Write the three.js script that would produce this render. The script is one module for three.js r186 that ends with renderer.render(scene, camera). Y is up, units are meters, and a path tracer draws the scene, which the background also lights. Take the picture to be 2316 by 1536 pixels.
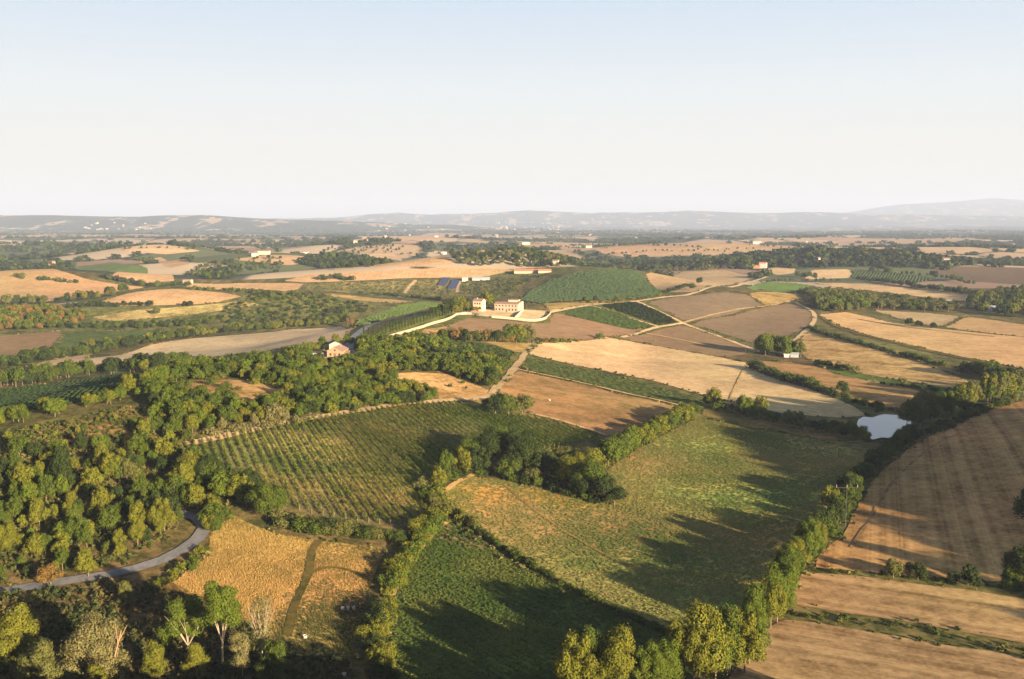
import * as THREE from 'three';
import { mergeGeometries } from 'three/addons/utils/BufferGeometryUtils.js';

// ---------------------------------------------------------------- camera, sky, sun, exposure
const PITCH = Math.atan((768 - 500) / 2273), LENS = 2273, EYE = 95;
const scene = new THREE.Scene();
const camera = new THREE.PerspectiveCamera(2 * Math.atan(768 / LENS) * 180 / Math.PI, 1024 / 679, 1, 90000);
camera.position.set(0, EYE, 0);
camera.rotation.x = -PITCH;

const SUN_UP = 11.5 * Math.PI / 180, SUN_DIR = new THREE.Vector3(0.66 * Math.cos(SUN_UP), Math.sin(SUN_UP), 0.75 * Math.cos(SUN_UP)).normalize();
{ // clear evening sky: a gradient by height above the horizon only
  const w = 16, h = 512, data = new Float32Array(w * h * 4);
  const stops = [[-90, 0.12, 0.11, 0.10], [0, 0.202, 0.190, 0.164], [3, 0.205, 0.198, 0.180], [7, 0.190, 0.200, 0.202], [12, 0.146, 0.174, 0.205], [20, 0.094, 0.120, 0.154], [35, 0.047, 0.064, 0.089], [60, 0.026, 0.037, 0.056], [90, 0.020, 0.030, 0.046]];
  for (let j = 0; j < h; j++) {
    const e = (j + 0.5) / h * 180 - 90;
    let k = 0; while (k < stops.length - 2 && e > stops[k + 1][0]) k++;
    const a = stops[k], b = stops[k + 1], t = Math.min(1, Math.max(0, (e - a[0]) / (b[0] - a[0])));
    for (let i = 0; i < w; i++) { const o = (j * w + i) * 4; for (let c = 0; c < 3; c++) data[o + c] = a[c + 1] + (b[c + 1] - a[c + 1]) * t; data[o + 3] = 1; }
  }
  const sky = new THREE.DataTexture(data, w, h, THREE.RGBAFormat, THREE.FloatType);
  sky.mapping = THREE.EquirectangularReflectionMapping; sky.magFilter = THREE.LinearFilter; sky.minFilter = THREE.LinearFilter; sky.needsUpdate = true;
  scene.background = sky; scene.environment = sky;
}
const sun = new THREE.DirectionalLight(new THREE.Color().setRGB(1, 0.785, 0.50), 5);
sun.position.copy(SUN_DIR).multiplyScalar(1500).add(new THREE.Vector3(0, 0, -500));
sun.target.position.set(0, 0, -500);
sun.castShadow = true; sun.shadow.radius = 1.3; sun.shadow.mapSize.set(4096, 4096);
Object.assign(sun.shadow.camera, { left: -900, right: 900, top: 700, bottom: -700, near: 10, far: 4000 });
scene.add(sun, sun.target);
scene.fog = new THREE.FogExp2(new THREE.Color().setRGB(0.585, 0.70, 1.0), 0.000064);

const renderer = new THREE.WebGLRenderer({ antialias: true });
renderer.setSize(1024, 679);
renderer.toneMapping = THREE.LinearToneMapping;
renderer.toneMappingExposure = 4.35;
renderer.shadowMap.enabled = true;

// ---------------------------------------------------------------- small helpers
const { sin, cos, abs, min, max, sqrt, floor, hypot, exp, PI, round } = Math;
const clamp = (v, a, b) => v < a ? a : v > b ? b : v, lerp = (a, b, t) => a + (b - a) * t;
const smooth = (a, b, v) => { const t = clamp((v - a) / (b - a), 0, 1); return t * t * (3 - 2 * t); };
function rng(seed) { let s = seed >>> 0; return () => { s = (s + 0x6d2b79f5) >>> 0; let t = Math.imul(s ^ (s >>> 15), 1 | s); t = (t + Math.imul(t ^ (t >>> 7), 61 | t)) ^ t; return ((t ^ (t >>> 14)) >>> 0) / 4294967296; }; }
const hash = (i, j, k = 0) => { let h = Math.imul(i, 374761393) ^ Math.imul(j, 668265263) ^ Math.imul(k, 2147483647 ^ 0x9e3779b1); h = Math.imul(h ^ (h >>> 13), 1274126177); h ^= h >>> 16; return (h >>> 0) / 4294967296; };
function noise(x, y, k = 0) { // value noise, -1 .. 1
  const i = floor(x), j = floor(y), u = x - i, v = y - j, s = u * u * (3 - 2 * u), t = v * v * (3 - 2 * v);
  return 2 * lerp(lerp(hash(i, j, k), hash(i + 1, j, k), s), lerp(hash(i, j + 1, k), hash(i + 1, j + 1, k), s), t) - 1;
}
const fbm = (x, y, k = 0, o = 4) => { let v = 0, a = 0.5, f = 1; for (let i = 0; i < o; i++) { v += a * noise(x * f, y * f, k + i * 7); f *= 2.03; a *= 0.5; } return v; };
const taken = new Map();
function numbered(name) { const n = taken.get(name) ?? 0; taken.set(name, n + 1); return n ? `${name}_${String(n).padStart(3, '0')}` : name; }
function tag(o, label, category, group, kind) { o.userData = { ...o.userData, label, category }; if (group) o.userData.group = group; if (kind) o.userData.kind = kind; return o; }
function mesh(name, geometry, material, parent) {
  const m = new THREE.Mesh(geometry, material); m.castShadow = m.receiveShadow = true;
  m.name = parent ? name : numbered(name); (parent ?? scene).add(m); return m;
}
function thing(name, label, category, group) { const g = new THREE.Group(); g.name = numbered(name); tag(g, label, category, group); scene.add(g); return g; }
const rgb = (r, g, b) => new THREE.Color().setRGB(r, g, b);
const ONES = 'zeroth first second third fourth fifth sixth seventh eighth ninth tenth eleventh twelfth thirteenth fourteenth fifteenth sixteenth seventeenth eighteenth nineteenth'.split(' '), TENS = ['', '', 'twent', 'thirt', 'fort', 'fift', 'sixt', 'sevent', 'eight', 'ninet'];
const ordinal = (n) => n < 20 ? ONES[n] : n % 10 ? TENS[floor(n / 10)] + 'y-' + ONES[n % 10] : TENS[floor(n / 10)] + 'ieth';

// ---------------------------------------------------------------- terrain: x to the right, d ahead, metres
const CP = cos(PITCH), SP = sin(PITCH);
function sight(px, py) { const cx = (px - 1158) / LENS, cy = (768 - py) / LENS, f = CP + cy * SP; return [cx / f, (cy * CP - SP) / f]; }
function level(px, py, h) { const [sx, sy] = sight(px, py), d = (h - EYE) / sy; return [sx * d, d]; }   // where a line of sight meets a given level

const hills = []; // { x, d, h, rx, rd, turn }
const hill = (px, py, h, rx, rd, turn = 0) => { const [x, d] = level(px, py, h); hills.push({ x, d, h, rx, rd, c: cos(turn), s: sin(turn) }); };
const hillAt = (x, d, h, rx, rd, turn = 0) => hills.push({ x, d, h, rx, rd, c: cos(turn), s: sin(turn) });
const ridges = [];
const ridge = (list, rn, rf) => ridges.push({ p: list, rn, rf });
// the wooded spur that carries the farmhouse and the villa
ridge([[-70, 965, 22], [60, 935, 25], [300, 885, 28], [560, 838, 24], [765, 808, 23], [900, 738, 21], [1080, 687, 23], [1240, 688, 19], [1440, 679, 14]].map(([px, py, h]) => [...level(px, py, h), h]), 125, 95);
hill(150, 800, -12, 200, 90); hill(500, 750, -12, 190, 85);
hill(1640, 655, 17, 130, 120);
hill(1390, 614, 27, 120, 130, 0.3);
hill(390, 652, 17, 95, 90);
hill(80, 612, 24, 190, 150);
hill(650, 668, 13, 95, 70);
hill(930, 605, 26, 300, 110);
hill(1130, 574, 42, 150, 150);
hill(1560, 548, 36, 420, 210, 0.1);
hill(1150, 548, 24, 300, 200);
hill(360, 556, 38, 200, 160);
hill(620, 572, 34, 230, 150);
hill(830, 548, 34, 250, 180);
hill(1900, 572, 32, 280, 200);
hill(960, 534, 30, 420, 250);
hill(1700, 536, 22, 600, 300);
hill(2200, 560, 24, 500, 260);
hill(560, 538, 20, 500, 300);
hill(130, 552, 22, 500, 260);
// the wooded rise to the right of the frame, whose evening shadow lies over the mown field
hillAt(258, 262, 34, 58, 110, 0.05); hillAt(290, 372, 30, 52, 80); hillAt(262, 90, 26, 60, 110);
// far ranges
const range = (dist, list) => list.map(([px, py]) => [(px - 1158) / LENS * dist, dist, EYE + (500 - py) / LENS * dist]);
ridge(range(10500, [[-500, 494], [0, 489], [200, 487], [370, 483.5], [500, 489], [640, 496], [760, 499]]), 950, 1300);
ridge(range(19500, [[480, 498], [620, 492], [760, 488], [900, 477], [980, 484], [1080, 483], [1200, 474], [1330, 482], [1450, 484], [1560, 476.5], [1700, 483], [1850, 478.5], [1950, 484], [2100, 488], [2500, 494]]), 1900, 2200);
ridge(range(27000, [[1700, 497], [1850, 486], [1950, 474], [2050, 461], [2150, 454], [2250, 451], [2330, 455], [2600, 470]]), 3200, 3200);

function height(x, d) {
  let h = 0.5 * noise(x / 45, d / 45, 1) + 1.0 * noise(x / 130, d / 130, 2);
  const far = smooth(1200, 3200, d), farther = 1 - smooth(7500, 11000, d);
  if (far > 0) h += far * (11 * noise(x / 800 + 3.1, d / 620, 3) + 6 * noise(x / 300, d / 260, 4)) * (0.35 + 0.65 * farther) - smooth(6000, 12000, d) * 10;
  if (far > 0 && d > 8000) h += smooth(8000, 10500, d) * (26 * fbm(x / 1300, d / 1300, 9, 4) * (1 + d / 16000));
  for (const b of hills) {
    const ux = x - b.x, ud = d - b.d, u = (ux * b.c + ud * b.s) / b.rx, v = (-ux * b.s + ud * b.c) / b.rd, q = u * u + v * v;
    if (q < 9) h += b.h * exp(-q);
  }
  for (const r of ridges) {
    let best = 1e18, bh = 0, side = 0;
    for (let i = 0; i < r.p.length - 1; i++) {
      const a = r.p[i], b = r.p[i + 1], ex = b[0] - a[0], ed = b[1] - a[1];
      const t = clamp(((x - a[0]) * ex + (d - a[1]) * ed) / (ex * ex + ed * ed), 0, 1), qx = x - a[0] - ex * t, qd = d - a[1] - ed * t, q = qx * qx + qd * qd;
      if (q < best) { best = q; bh = lerp(a[2], b[2], t); side = qd; }
    }
    const rad = lerp(r.rn, r.rf, smooth(-30, 30, side)), q = best / (rad * rad);
    if (q < 9) h += bh * exp(-q);
  }
  return h;
}
function ground(px, py) { // the point of the ground seen at this place of the photograph
  const [sx, sy] = sight(px, py);
  let d0 = 40, d = 40;
  for (; d < 29000; d += max(1.5, d * 0.008)) { if (EYE + sy * d < height(sx * d, d)) break; d0 = d; }
  let a = d0, b = d;
  for (let i = 0; i < 14; i++) { const m = (a + b) / 2; if (EYE + sy * m < height(sx * m, m)) b = m; else a = m; }
  return [sx * b, b];
}
const outline = (list) => list.map(([px, py]) => ground(px, py));
const inside = (p, x, d) => { let c = false; for (let i = 0, j = p.length - 1; i < p.length; j = i++) if ((p[i][1] > d) !== (p[j][1] > d) && x < (p[j][0] - p[i][0]) * (d - p[i][1]) / (p[j][1] - p[i][1]) + p[i][0]) c = !c; return c; };
const box = (p) => [min(...p.map((q) => q[0])), max(...p.map((q) => q[0])), min(...p.map((q) => q[1])), max(...p.map((q) => q[1]))];
function shown(x, y, d) { // place in the photograph, for ranking things by how large they show
  const yy = y - EYE, zc = d * CP - yy * SP, yc = yy * CP + d * SP; return zc > 1 ? [1158 + x / zc * LENS, 768 - yc / zc * LENS, zc] : null;
}

// the grid
const XS = [], DS = [];
for (let t = -198; t <= 198; t++) XS.push(350 * Math.sinh(t * 0.0229));
for (let d = -380; d < 760; d += 7) DS.push(d);
for (let d = DS[DS.length - 1] + 7; d < 33000; d += max(7, d * 0.014)) DS.push(d);
const NX = XS.length, ND = DS.length, HG = new Float32Array(NX * ND);
for (let j = 0; j < ND; j++) for (let i = 0; i < NX; i++) HG[j * NX + i] = height(XS[i], DS[j]);
const findIn = (a, v) => { let lo = 0, hi = a.length - 2; while (lo < hi) { const m = (lo + hi + 1) >> 1; if (a[m] <= v) lo = m; else hi = m - 1; } return lo; };
function gridHeight(x, d) { // exactly on the built surface
  const i = findIn(XS, x), j = findIn(DS, d), u = (x - XS[i]) / (XS[i + 1] - XS[i]), v = (d - DS[j]) / (DS[j + 1] - DS[j]);
  const a = HG[j * NX + i], b = HG[j * NX + i + 1], c = HG[(j + 1) * NX + i], e = HG[(j + 1) * NX + i + 1];
  return u + v <= 1 ? a + (b - a) * u + (c - a) * v : e + (c - e) * (1 - u) + (b - e) * (1 - v);
}
function normalAt(x, d) { const s = max(3, abs(d) * 0.006), hx = (height(x + s, d) - height(x - s, d)) / (2 * s), hd = (height(x, d + s) - height(x, d - s)) / (2 * s), l = hypot(hx, 1, hd); return [-hx / l, 1 / l, hd / l]; }

// ---------------------------------------------------------------- textures of what the ground is made of
const tiled = (n) => (x, y, f, k) => { // periodic value noise on an n-pixel tile with f cells across
  const u = x / n * f, v = y / n * f, i = floor(u), j = floor(v), a = u - i, b = v - j, s = a * a * (3 - 2 * a), t = b * b * (3 - 2 * b), I = (q) => ((q % f) + f) % f;
  return 2 * lerp(lerp(hash(I(i), I(j), k), hash(I(i + 1), I(j), k), s), lerp(hash(I(i), I(j + 1), k), hash(I(i + 1), I(j + 1), k), s), t) - 1;
};
function texture(n, paint) { // paint(x, y, noise) -> [r, g, b] linear 0..1
  const data = new Uint8Array(n * n * 4), tn = tiled(n);
  const enc = (v) => { v = clamp(v, 0, 1); return 255 * (v <= 0.0031308 ? 12.92 * v : 1.055 * v ** (1 / 2.4) - 0.055); };
  for (let y = 0; y < n; y++) for (let x = 0; x < n; x++) { const c = paint(x, y, tn), o = (y * n + x) * 4; data[o] = enc(c[0]); data[o + 1] = enc(c[1]); data[o + 2] = enc(c[2]); data[o + 3] = 255; }
  const t = new THREE.DataTexture(data, n, n, THREE.RGBAFormat); t.colorSpace = THREE.SRGBColorSpace; t.wrapS = t.wrapT = THREE.RepeatWrapping; t.magFilter = THREE.LinearFilter; t.minFilter = THREE.LinearFilter; t.needsUpdate = true; return t;
}
const mix3 = (a, b, t) => [lerp(a[0], b[0], t), lerp(a[1], b[1], t), lerp(a[2], b[2], t)];
// every tile is 64 m across
const TILE = 64;
const mottle = (tn, x, y, k) => 0.30 * tn(x, y, 7, k + 4) + 0.42 * tn(x, y, 17, k) + 0.45 * tn(x, y, 41, k + 1) + 0.35 * tn(x, y, 97, k + 2) + 0.25 * tn(x, y, 211, k + 3);
const surfaces = {
  straw: texture(512, (x, y, tn) => { const s = 0.10 * sin(x / 512 * 2 * PI * 11 + tn(x, y, 5, 2)) + 0.18 * tn(x, y * 0, 90, 5) + 0.95 * mottle(tn, x, y, 11); return mix3([0.34, 0.235, 0.125], [0.62, 0.46, 0.275], clamp(0.55 + 0.5 * s, 0, 1)); }),
  mown: texture(512, (x, y, tn) => { const r = sin(x / 512 * 2 * PI * 8 + 0.9 * tn(x, y, 4, 2)), s = 0.36 * tn(x, y * 0, 30, 5) + 0.3 * tn(x, y * 0, 110, 8) + 0.2 * r + 0.85 * mottle(tn, x, y, 21); return mix3([0.17, 0.11, 0.052], [0.50, 0.355, 0.19], clamp(0.5 + 0.5 * s, 0, 1)); }),
  plough: texture(512, (x, y, tn) => { const r = sin(x / 512 * 2 * PI * 30 + 0.5 * tn(x, y, 9, 1)), s = 0.28 * r + 0.75 * mottle(tn, x, y, 31); return mix3([0.150, 0.103, 0.062], [0.285, 0.205, 0.130], clamp(0.5 + 0.5 * s, 0, 1)); }),
  crop: texture(512, (x, y, tn) => { const r = sin(x / 512 * 2 * PI * 40 + 0.8 * tn(x, y, 11, 1)), s = 0.22 * r + 0.9 * mottle(tn, x, y, 41); return mix3([0.026, 0.055, 0.014], [0.13, 0.165, 0.040], clamp(0.45 + 0.55 * s, 0, 1)); }),
  weedy: texture(512, (x, y, tn) => { const s = mottle(tn, x, y, 51), g = clamp(0.5 + 0.7 * s + 0.35 * tn(x, y, 7, 58), 0, 1); return mix3([0.075, 0.105, 0.026], [0.27, 0.215, 0.080], g); }),
  dry: texture(512, (x, y, tn) => { const s = mottle(tn, x, y, 61) + 0.35 * tn(x, y, 6, 66); return mix3([0.19, 0.13, 0.045], [0.54, 0.38, 0.175], clamp(0.52 + 0.6 * s, 0, 1)); }),
  scrub: texture(512, (x, y, tn) => { const s = mottle(tn, x, y, 71) + 0.5 * tn(x, y, 7, 76); return mix3([0.045, 0.062, 0.018], [0.22, 0.18, 0.07], clamp(0.45 + 0.65 * s, 0, 1)); }),
  soil: texture(512, (x, y, tn) => { const s = mottle(tn, x, y, 81); return mix3([0.034, 0.054, 0.015], [0.165, 0.140, 0.060], clamp(0.5 + 0.6 * s, 0, 1)); }),
  track: texture(512, (x, y, tn) => { const s = mottle(tn, x, y, 91); return mix3([0.40, 0.30, 0.18], [0.66, 0.52, 0.36], clamp(0.5 + 0.6 * s, 0, 1)); }),
  asphalt: texture(512, (x, y, tn) => { const s = mottle(tn, x, y, 101); return mix3([0.10, 0.10, 0.105], [0.22, 0.215, 0.21], clamp(0.5 + 0.5 * s, 0, 1)); }),
  red: texture(512, (x, y, tn) => { const s = mottle(tn, x, y, 111) + 0.5 * tn(x, y, 7, 116); return mix3([0.17, 0.12, 0.04], [0.42, 0.23, 0.105], clamp(0.5 + 0.6 * s, 0, 1)); }),
};
const soils = {};
for (const k in surfaces) soils[k] = new THREE.MeshPhysicalMaterial({ name: k, map: surfaces[k], vertexColors: true, roughness: 1, specularIntensity: 0.1 });
const plainMat = (r, g, b, rough = 0.9, extra = {}) => new THREE.MeshStandardMaterial({ color: rgb(r, g, b), roughness: rough, ...extra });

// ---------------------------------------------------------------- the ground and the plain beyond
const patchSeed = (i, j) => { const gx = 250, gd = 260; return [(i + 0.15 + 0.7 * hash(i, j, 301)) * gx + (j & 1) * 125, (j + 0.15 + 0.7 * hash(i, j, 302)) * gd]; };
function patch(x, d) { // the patchwork of the far country: [kind, distance to the next patch]
  const wx = x + 40 * noise(x / 200, d / 200, 311), wd = d + 40 * noise(x / 200, d / 200, 312), j0 = floor(wd / 260);
  let b1 = 1e9, b2 = 1e9, bi = 0, bj = 0;
  for (let j = j0 - 1; j <= j0 + 1; j++) { const i0 = floor((wx - (j & 1) * 125) / 250); for (let i = i0 - 1; i <= i0 + 1; i++) { const s = patchSeed(i, j), q = hypot(wx - s[0], wd - s[1]); if (q < b1) { b2 = b1; b1 = q; bi = i; bj = j; } else if (q < b2) b2 = q; } }
  const s = patchSeed(bi, bj), wooded = 0.28 + 0.16 * noise(s[0] / 1500, s[1] / 1500, 321) + 0.34 * smooth(4500, 9000, s[1]) + 0.16 * smooth(300, 2500, s[0]), r = hash(bi, bj, 331);
  const kind = r < wooded ? 'wood' : r < wooded + 0.16 ? 'green' : r < wooded + 0.24 ? 'plough' : r < wooded + 0.44 ? 'pale' : 'straw';
  return [kind, b2 - b1, hash(bi, bj, 341)];
}
const PLAIN_FROM = findIn(DS, 1450);
{
  const uvOf = (x, d) => [x / TILE, d / TILE];
  const sheet = (j0, j1, uvf, colf) => {
    const pos = [], nor = [], uv = [], col = [], idx = [];
    for (let j = j0; j <= j1; j++) for (let i = 0; i < NX; i++) { const x = XS[i], d = DS[j]; pos.push(x, HG[j * NX + i], -d); nor.push(...normalAt(x, d)); uv.push(...uvf(x, d)); if (colf) col.push(...colf(x, d)); }
    for (let j = 0; j < j1 - j0; j++) for (let i = 0; i < NX - 1; i++) { const a = j * NX + i, b = a + 1, c = a + NX, e = c + 1; idx.push(a, b, c, b, e, c); }
    const g = new THREE.BufferGeometry(); g.setAttribute('position', new THREE.Float32BufferAttribute(pos, 3)); g.setAttribute('normal', new THREE.Float32BufferAttribute(nor, 3)); g.setAttribute('uv', new THREE.Float32BufferAttribute(uv, 2)); if (colf) g.setAttribute('color', new THREE.Float32BufferAttribute(col, 3)); g.setIndex(idx); return g;
  };
  const tint = (x, d) => { const a = 0.9 + 0.35 * fbm(x / 60, d / 60, 401, 3), g = 1 + 0.25 * noise(x / 110, d / 110, 405); return [a * 1.02, a * g, a * 0.95]; };
  tag(mesh('ground', sheet(0, PLAIN_FROM, uvOf, tint), soils.scrub), 'rough grassy ground between the fields', 'ground', null, 'structure');
  const N = 1536, SIZE = 16000, X0 = -8000, D0 = 1400;
  const cols = { straw: [0.42, 0.295, 0.185], pale: [0.47, 0.365, 0.255], green: [0.10, 0.115, 0.055], plough: [0.30, 0.195, 0.14], wood: [0.040, 0.050, 0.028] };
  const map = texture(N, (px, py) => {
    const x = X0 + (px + 0.5) / N * SIZE, d = D0 + (py + 0.5) / N * SIZE, [kind, edge, r] = patch(x, d);
    let c = cols[kind]; const v = 0.88 + 0.2 * r + 0.16 * fbm(x / 70, d / 70, 351, 2);
    if (edge < 14 + 12 * noise(x / 60, d / 60, 361) && (r * 7 % 1) < 0.62) c = cols.wood;
    if (fbm(x / 240, d / 200, 371, 3) > 0.27 + 0.1 * noise(x / 30, d / 30, 372) - 0.2 * smooth(5000, 9000, d)) c = mix3(c, cols.wood, 0.85);
    if (d > 6500) { const f = fbm(x / 210, d / 420, 381, 4) + 0.3 * noise(x / 45, d / 90, 386), k = smooth(6500, 8500, d); c = mix3(c, f > 0.36 ? cols.straw : f > 0.24 ? cols.green : cols.wood, k * (0.55 + 0.37 * smooth(8000, 9500, d))); }
    return [c[0] * v, c[1] * v, c[2] * v];
  });
  map.wrapS = map.wrapT = THREE.MirroredRepeatWrapping;
  tag(mesh('plain', sheet(PLAIN_FROM, ND - 1, (x, d) => [(x - X0) / SIZE, (d - D0) / SIZE]), new THREE.MeshPhysicalMaterial({ name: 'patchwork', map, roughness: 1, specularIntensity: 0.1 })), 'patchwork plain and hazy hills reaching to the horizon', 'plain', null, 'structure');
}

// ---------------------------------------------------------------- sheets laid on the ground: fields, tracks
function drape(poly, lift, turn, tintOf) {
  const [x0, x1, d0, d1] = box(poly), pos = [], nor = [], uv = [], col = [];
  const i0 = findIn(XS, x0), i1 = findIn(XS, x1), j0 = findIn(DS, d0), j1 = findIn(DS, d1), ct = cos(turn), st = sin(turn);
  const put = (x, y, d) => { pos.push(x, y + lift, -d); nor.push(...normalAt(x, d)); uv.push((x * ct + d * st) / TILE, (-x * st + d * ct) / TILE); col.push(...tintOf(x, d)); };
  const clipTo = (pts, a, b) => { const out = [], f = (p) => (b[0] - a[0]) * (p[1] - a[1]) - (b[1] - a[1]) * (p[0] - a[0]); for (let k = 0; k < pts.length; k++) { const p = pts[k], q = pts[(k + 1) % pts.length], fp = f(p), fq = f(q); if (fp >= 0) out.push(p); if ((fp >= 0) !== (fq >= 0)) { const t = fp / (fp - fq); out.push([lerp(p[0], q[0], t), lerp(p[1], q[1], t)]); } } return out; };
  for (let j = j0; j <= j1; j++) for (let i = i0; i <= i1; i++) for (let half = 0; half < 2; half++) {
    const xa = XS[i], xb = XS[i + 1], da = DS[j], db = DS[j + 1];
    const tri = half ? [[xb, da], [xb, db], [xa, db]] : [[xa, da], [xb, da], [xa, db]];
    let crossed = false;
    for (let k = 0, m = poly.length - 1; k < poly.length && !crossed; m = k++) { const p = poly[m], q = poly[k]; if (max(p[0], q[0]) >= xa && min(p[0], q[0]) <= xb && max(p[1], q[1]) >= da && min(p[1], q[1]) <= db) crossed = true; }
    if (!crossed) { if (inside(poly, (tri[0][0] + tri[1][0] + tri[2][0]) / 3, (tri[0][1] + tri[1][1] + tri[2][1]) / 3)) for (const p of tri) put(p[0], gridHeight(p[0], p[1]), p[1]); continue; }
    let pts = poly; for (let k = 0; k < 3 && pts.length; k++) pts = clipTo(pts, tri[k], tri[(k + 1) % 3]);
    if (pts.length < 3) continue;
    const v2 = pts.map((p) => new THREE.Vector2(p[0], p[1])); if (THREE.ShapeUtils.area(v2) < 0) { v2.reverse(); }
    const u = (p) => { const a = HG[j * NX + i], b = HG[j * NX + i + 1], c = HG[(j + 1) * NX + i], e = HG[(j + 1) * NX + i + 1], s = (p.x - xa) / (xb - xa), t = (p.y - da) / (db - da); return half ? e + (c - e) * (1 - s) + (b - e) * (1 - t) : a + (b - a) * s + (c - a) * t; };
    for (const f of THREE.ShapeUtils.triangulateShape(v2, [])) for (const k of f) put(v2[k].x, u(v2[k]), v2[k].y);
  }
  const g = new THREE.BufferGeometry(); g.setAttribute('position', new THREE.Float32BufferAttribute(pos, 3)); g.setAttribute('normal', new THREE.Float32BufferAttribute(nor, 3)); g.setAttribute('uv', new THREE.Float32BufferAttribute(uv, 2)); g.setAttribute('color', new THREE.Float32BufferAttribute(col, 3)); return g;
}
function soften(poly, rough = 0.7, rounds = 1) { // rounded corners and an uneven edge
  let p = poly;
  for (let r = 0; r < rounds; r++) { const q = []; for (let i = 0; i < p.length; i++) { const a = p[i], b = p[(i + 1) % p.length]; q.push([lerp(a[0], b[0], 0.09), lerp(a[1], b[1], 0.09)], [lerp(a[0], b[0], 0.91), lerp(a[1], b[1], 0.91)]); } p = q; }
  const out = [];
  for (let i = 0; i < p.length; i++) { const a = p[i], b = p[(i + 1) % p.length], l = hypot(b[0] - a[0], b[1] - a[1]), far = max(1, abs(a[1]) / 400), n = clamp(floor(l / (5 * far)), 1, 60); for (let k = 0; k < n; k++) { const x = lerp(a[0], b[0], k / n), d = lerp(a[1], b[1], k / n); out.push([x + rough * far * noise(x / 9 / far, d / 9 / far, 411), d + rough * far * noise(x / 9 / far, d / 9 / far, 412)]); } }
  return out;
}
const fields = {}, farFields = [], edges = []; let layer = 0;
function field(name, kind, label, pts, { turn = 0, c = [1, 1, 1], vary = 0.22, hue = 0.12, rough = 0.7, wave = 45, category = 'field', spots = [] } = {}) {
  const poly = soften(outline(pts), rough); layer = (layer + 1) % 12;
  const marks = spots.map(([px, py, rx, rd, k]) => [...ground(px, py), rx, rd, k]);
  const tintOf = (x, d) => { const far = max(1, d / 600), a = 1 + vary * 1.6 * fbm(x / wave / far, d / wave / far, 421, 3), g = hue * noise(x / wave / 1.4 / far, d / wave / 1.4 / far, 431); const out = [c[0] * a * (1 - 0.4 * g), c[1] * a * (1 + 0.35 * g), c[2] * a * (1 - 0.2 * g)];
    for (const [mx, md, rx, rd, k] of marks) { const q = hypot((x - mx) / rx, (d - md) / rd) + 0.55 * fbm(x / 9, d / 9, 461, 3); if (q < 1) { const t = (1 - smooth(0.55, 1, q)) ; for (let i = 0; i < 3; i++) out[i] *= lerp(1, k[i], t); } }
    return out; };
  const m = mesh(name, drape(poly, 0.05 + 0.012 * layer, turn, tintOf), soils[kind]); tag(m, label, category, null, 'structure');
  const b = box(poly); if (b[2] < 1250 && name !== 'vineyard_soil') edges.push(poly); if (b[3] > 1600) farFields.push({ p: poly, b });
  return poly;
}
function way(name, kind, label, pts, width, { c = [1, 1, 1], vary = 0.15, wobble = 0.25, lift = 0.26 } = {}) {
  const p = new THREE.CatmullRomCurve3(outline(pts).map(([x, d]) => new THREE.Vector3(x, 0, d))), n = max(8, floor(p.getLength() / 7)), L = [], R = [];
  for (let i = 0; i <= n; i++) { const q = p.getPointAt(i / n), t = p.getTangentAt(i / n), w = width / 2 * (1 + wobble * noise(i * 0.7, 3.3, 441)), wr = width / 2 * (1 + wobble * noise(i * 0.7, 9.3, 442)); L.push([q.x - t.z * w, q.z + t.x * w]); R.push([q.x + t.z * wr, q.z - t.x * wr]); }
  const poly = [...L, ...R.reverse()]; layer = (layer + 1) % 12;
  const m = mesh(name, drape(poly, lift + 0.012 * layer, 0, (x, d) => { const a = 1 + vary * 1.6 * fbm(x / 12, d / 12, 451, 3); return [c[0] * a, c[1] * a, c[2] * a]; }), soils[kind]); tag(m, label, 'track', null, 'structure');
  return poly;
}
const turnOf = (a, b) => { const p = ground(...a), q = ground(...b); return Math.atan2(-(q[0] - p[0]), q[1] - p[1]); };   // rows of the surface run along this line

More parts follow.
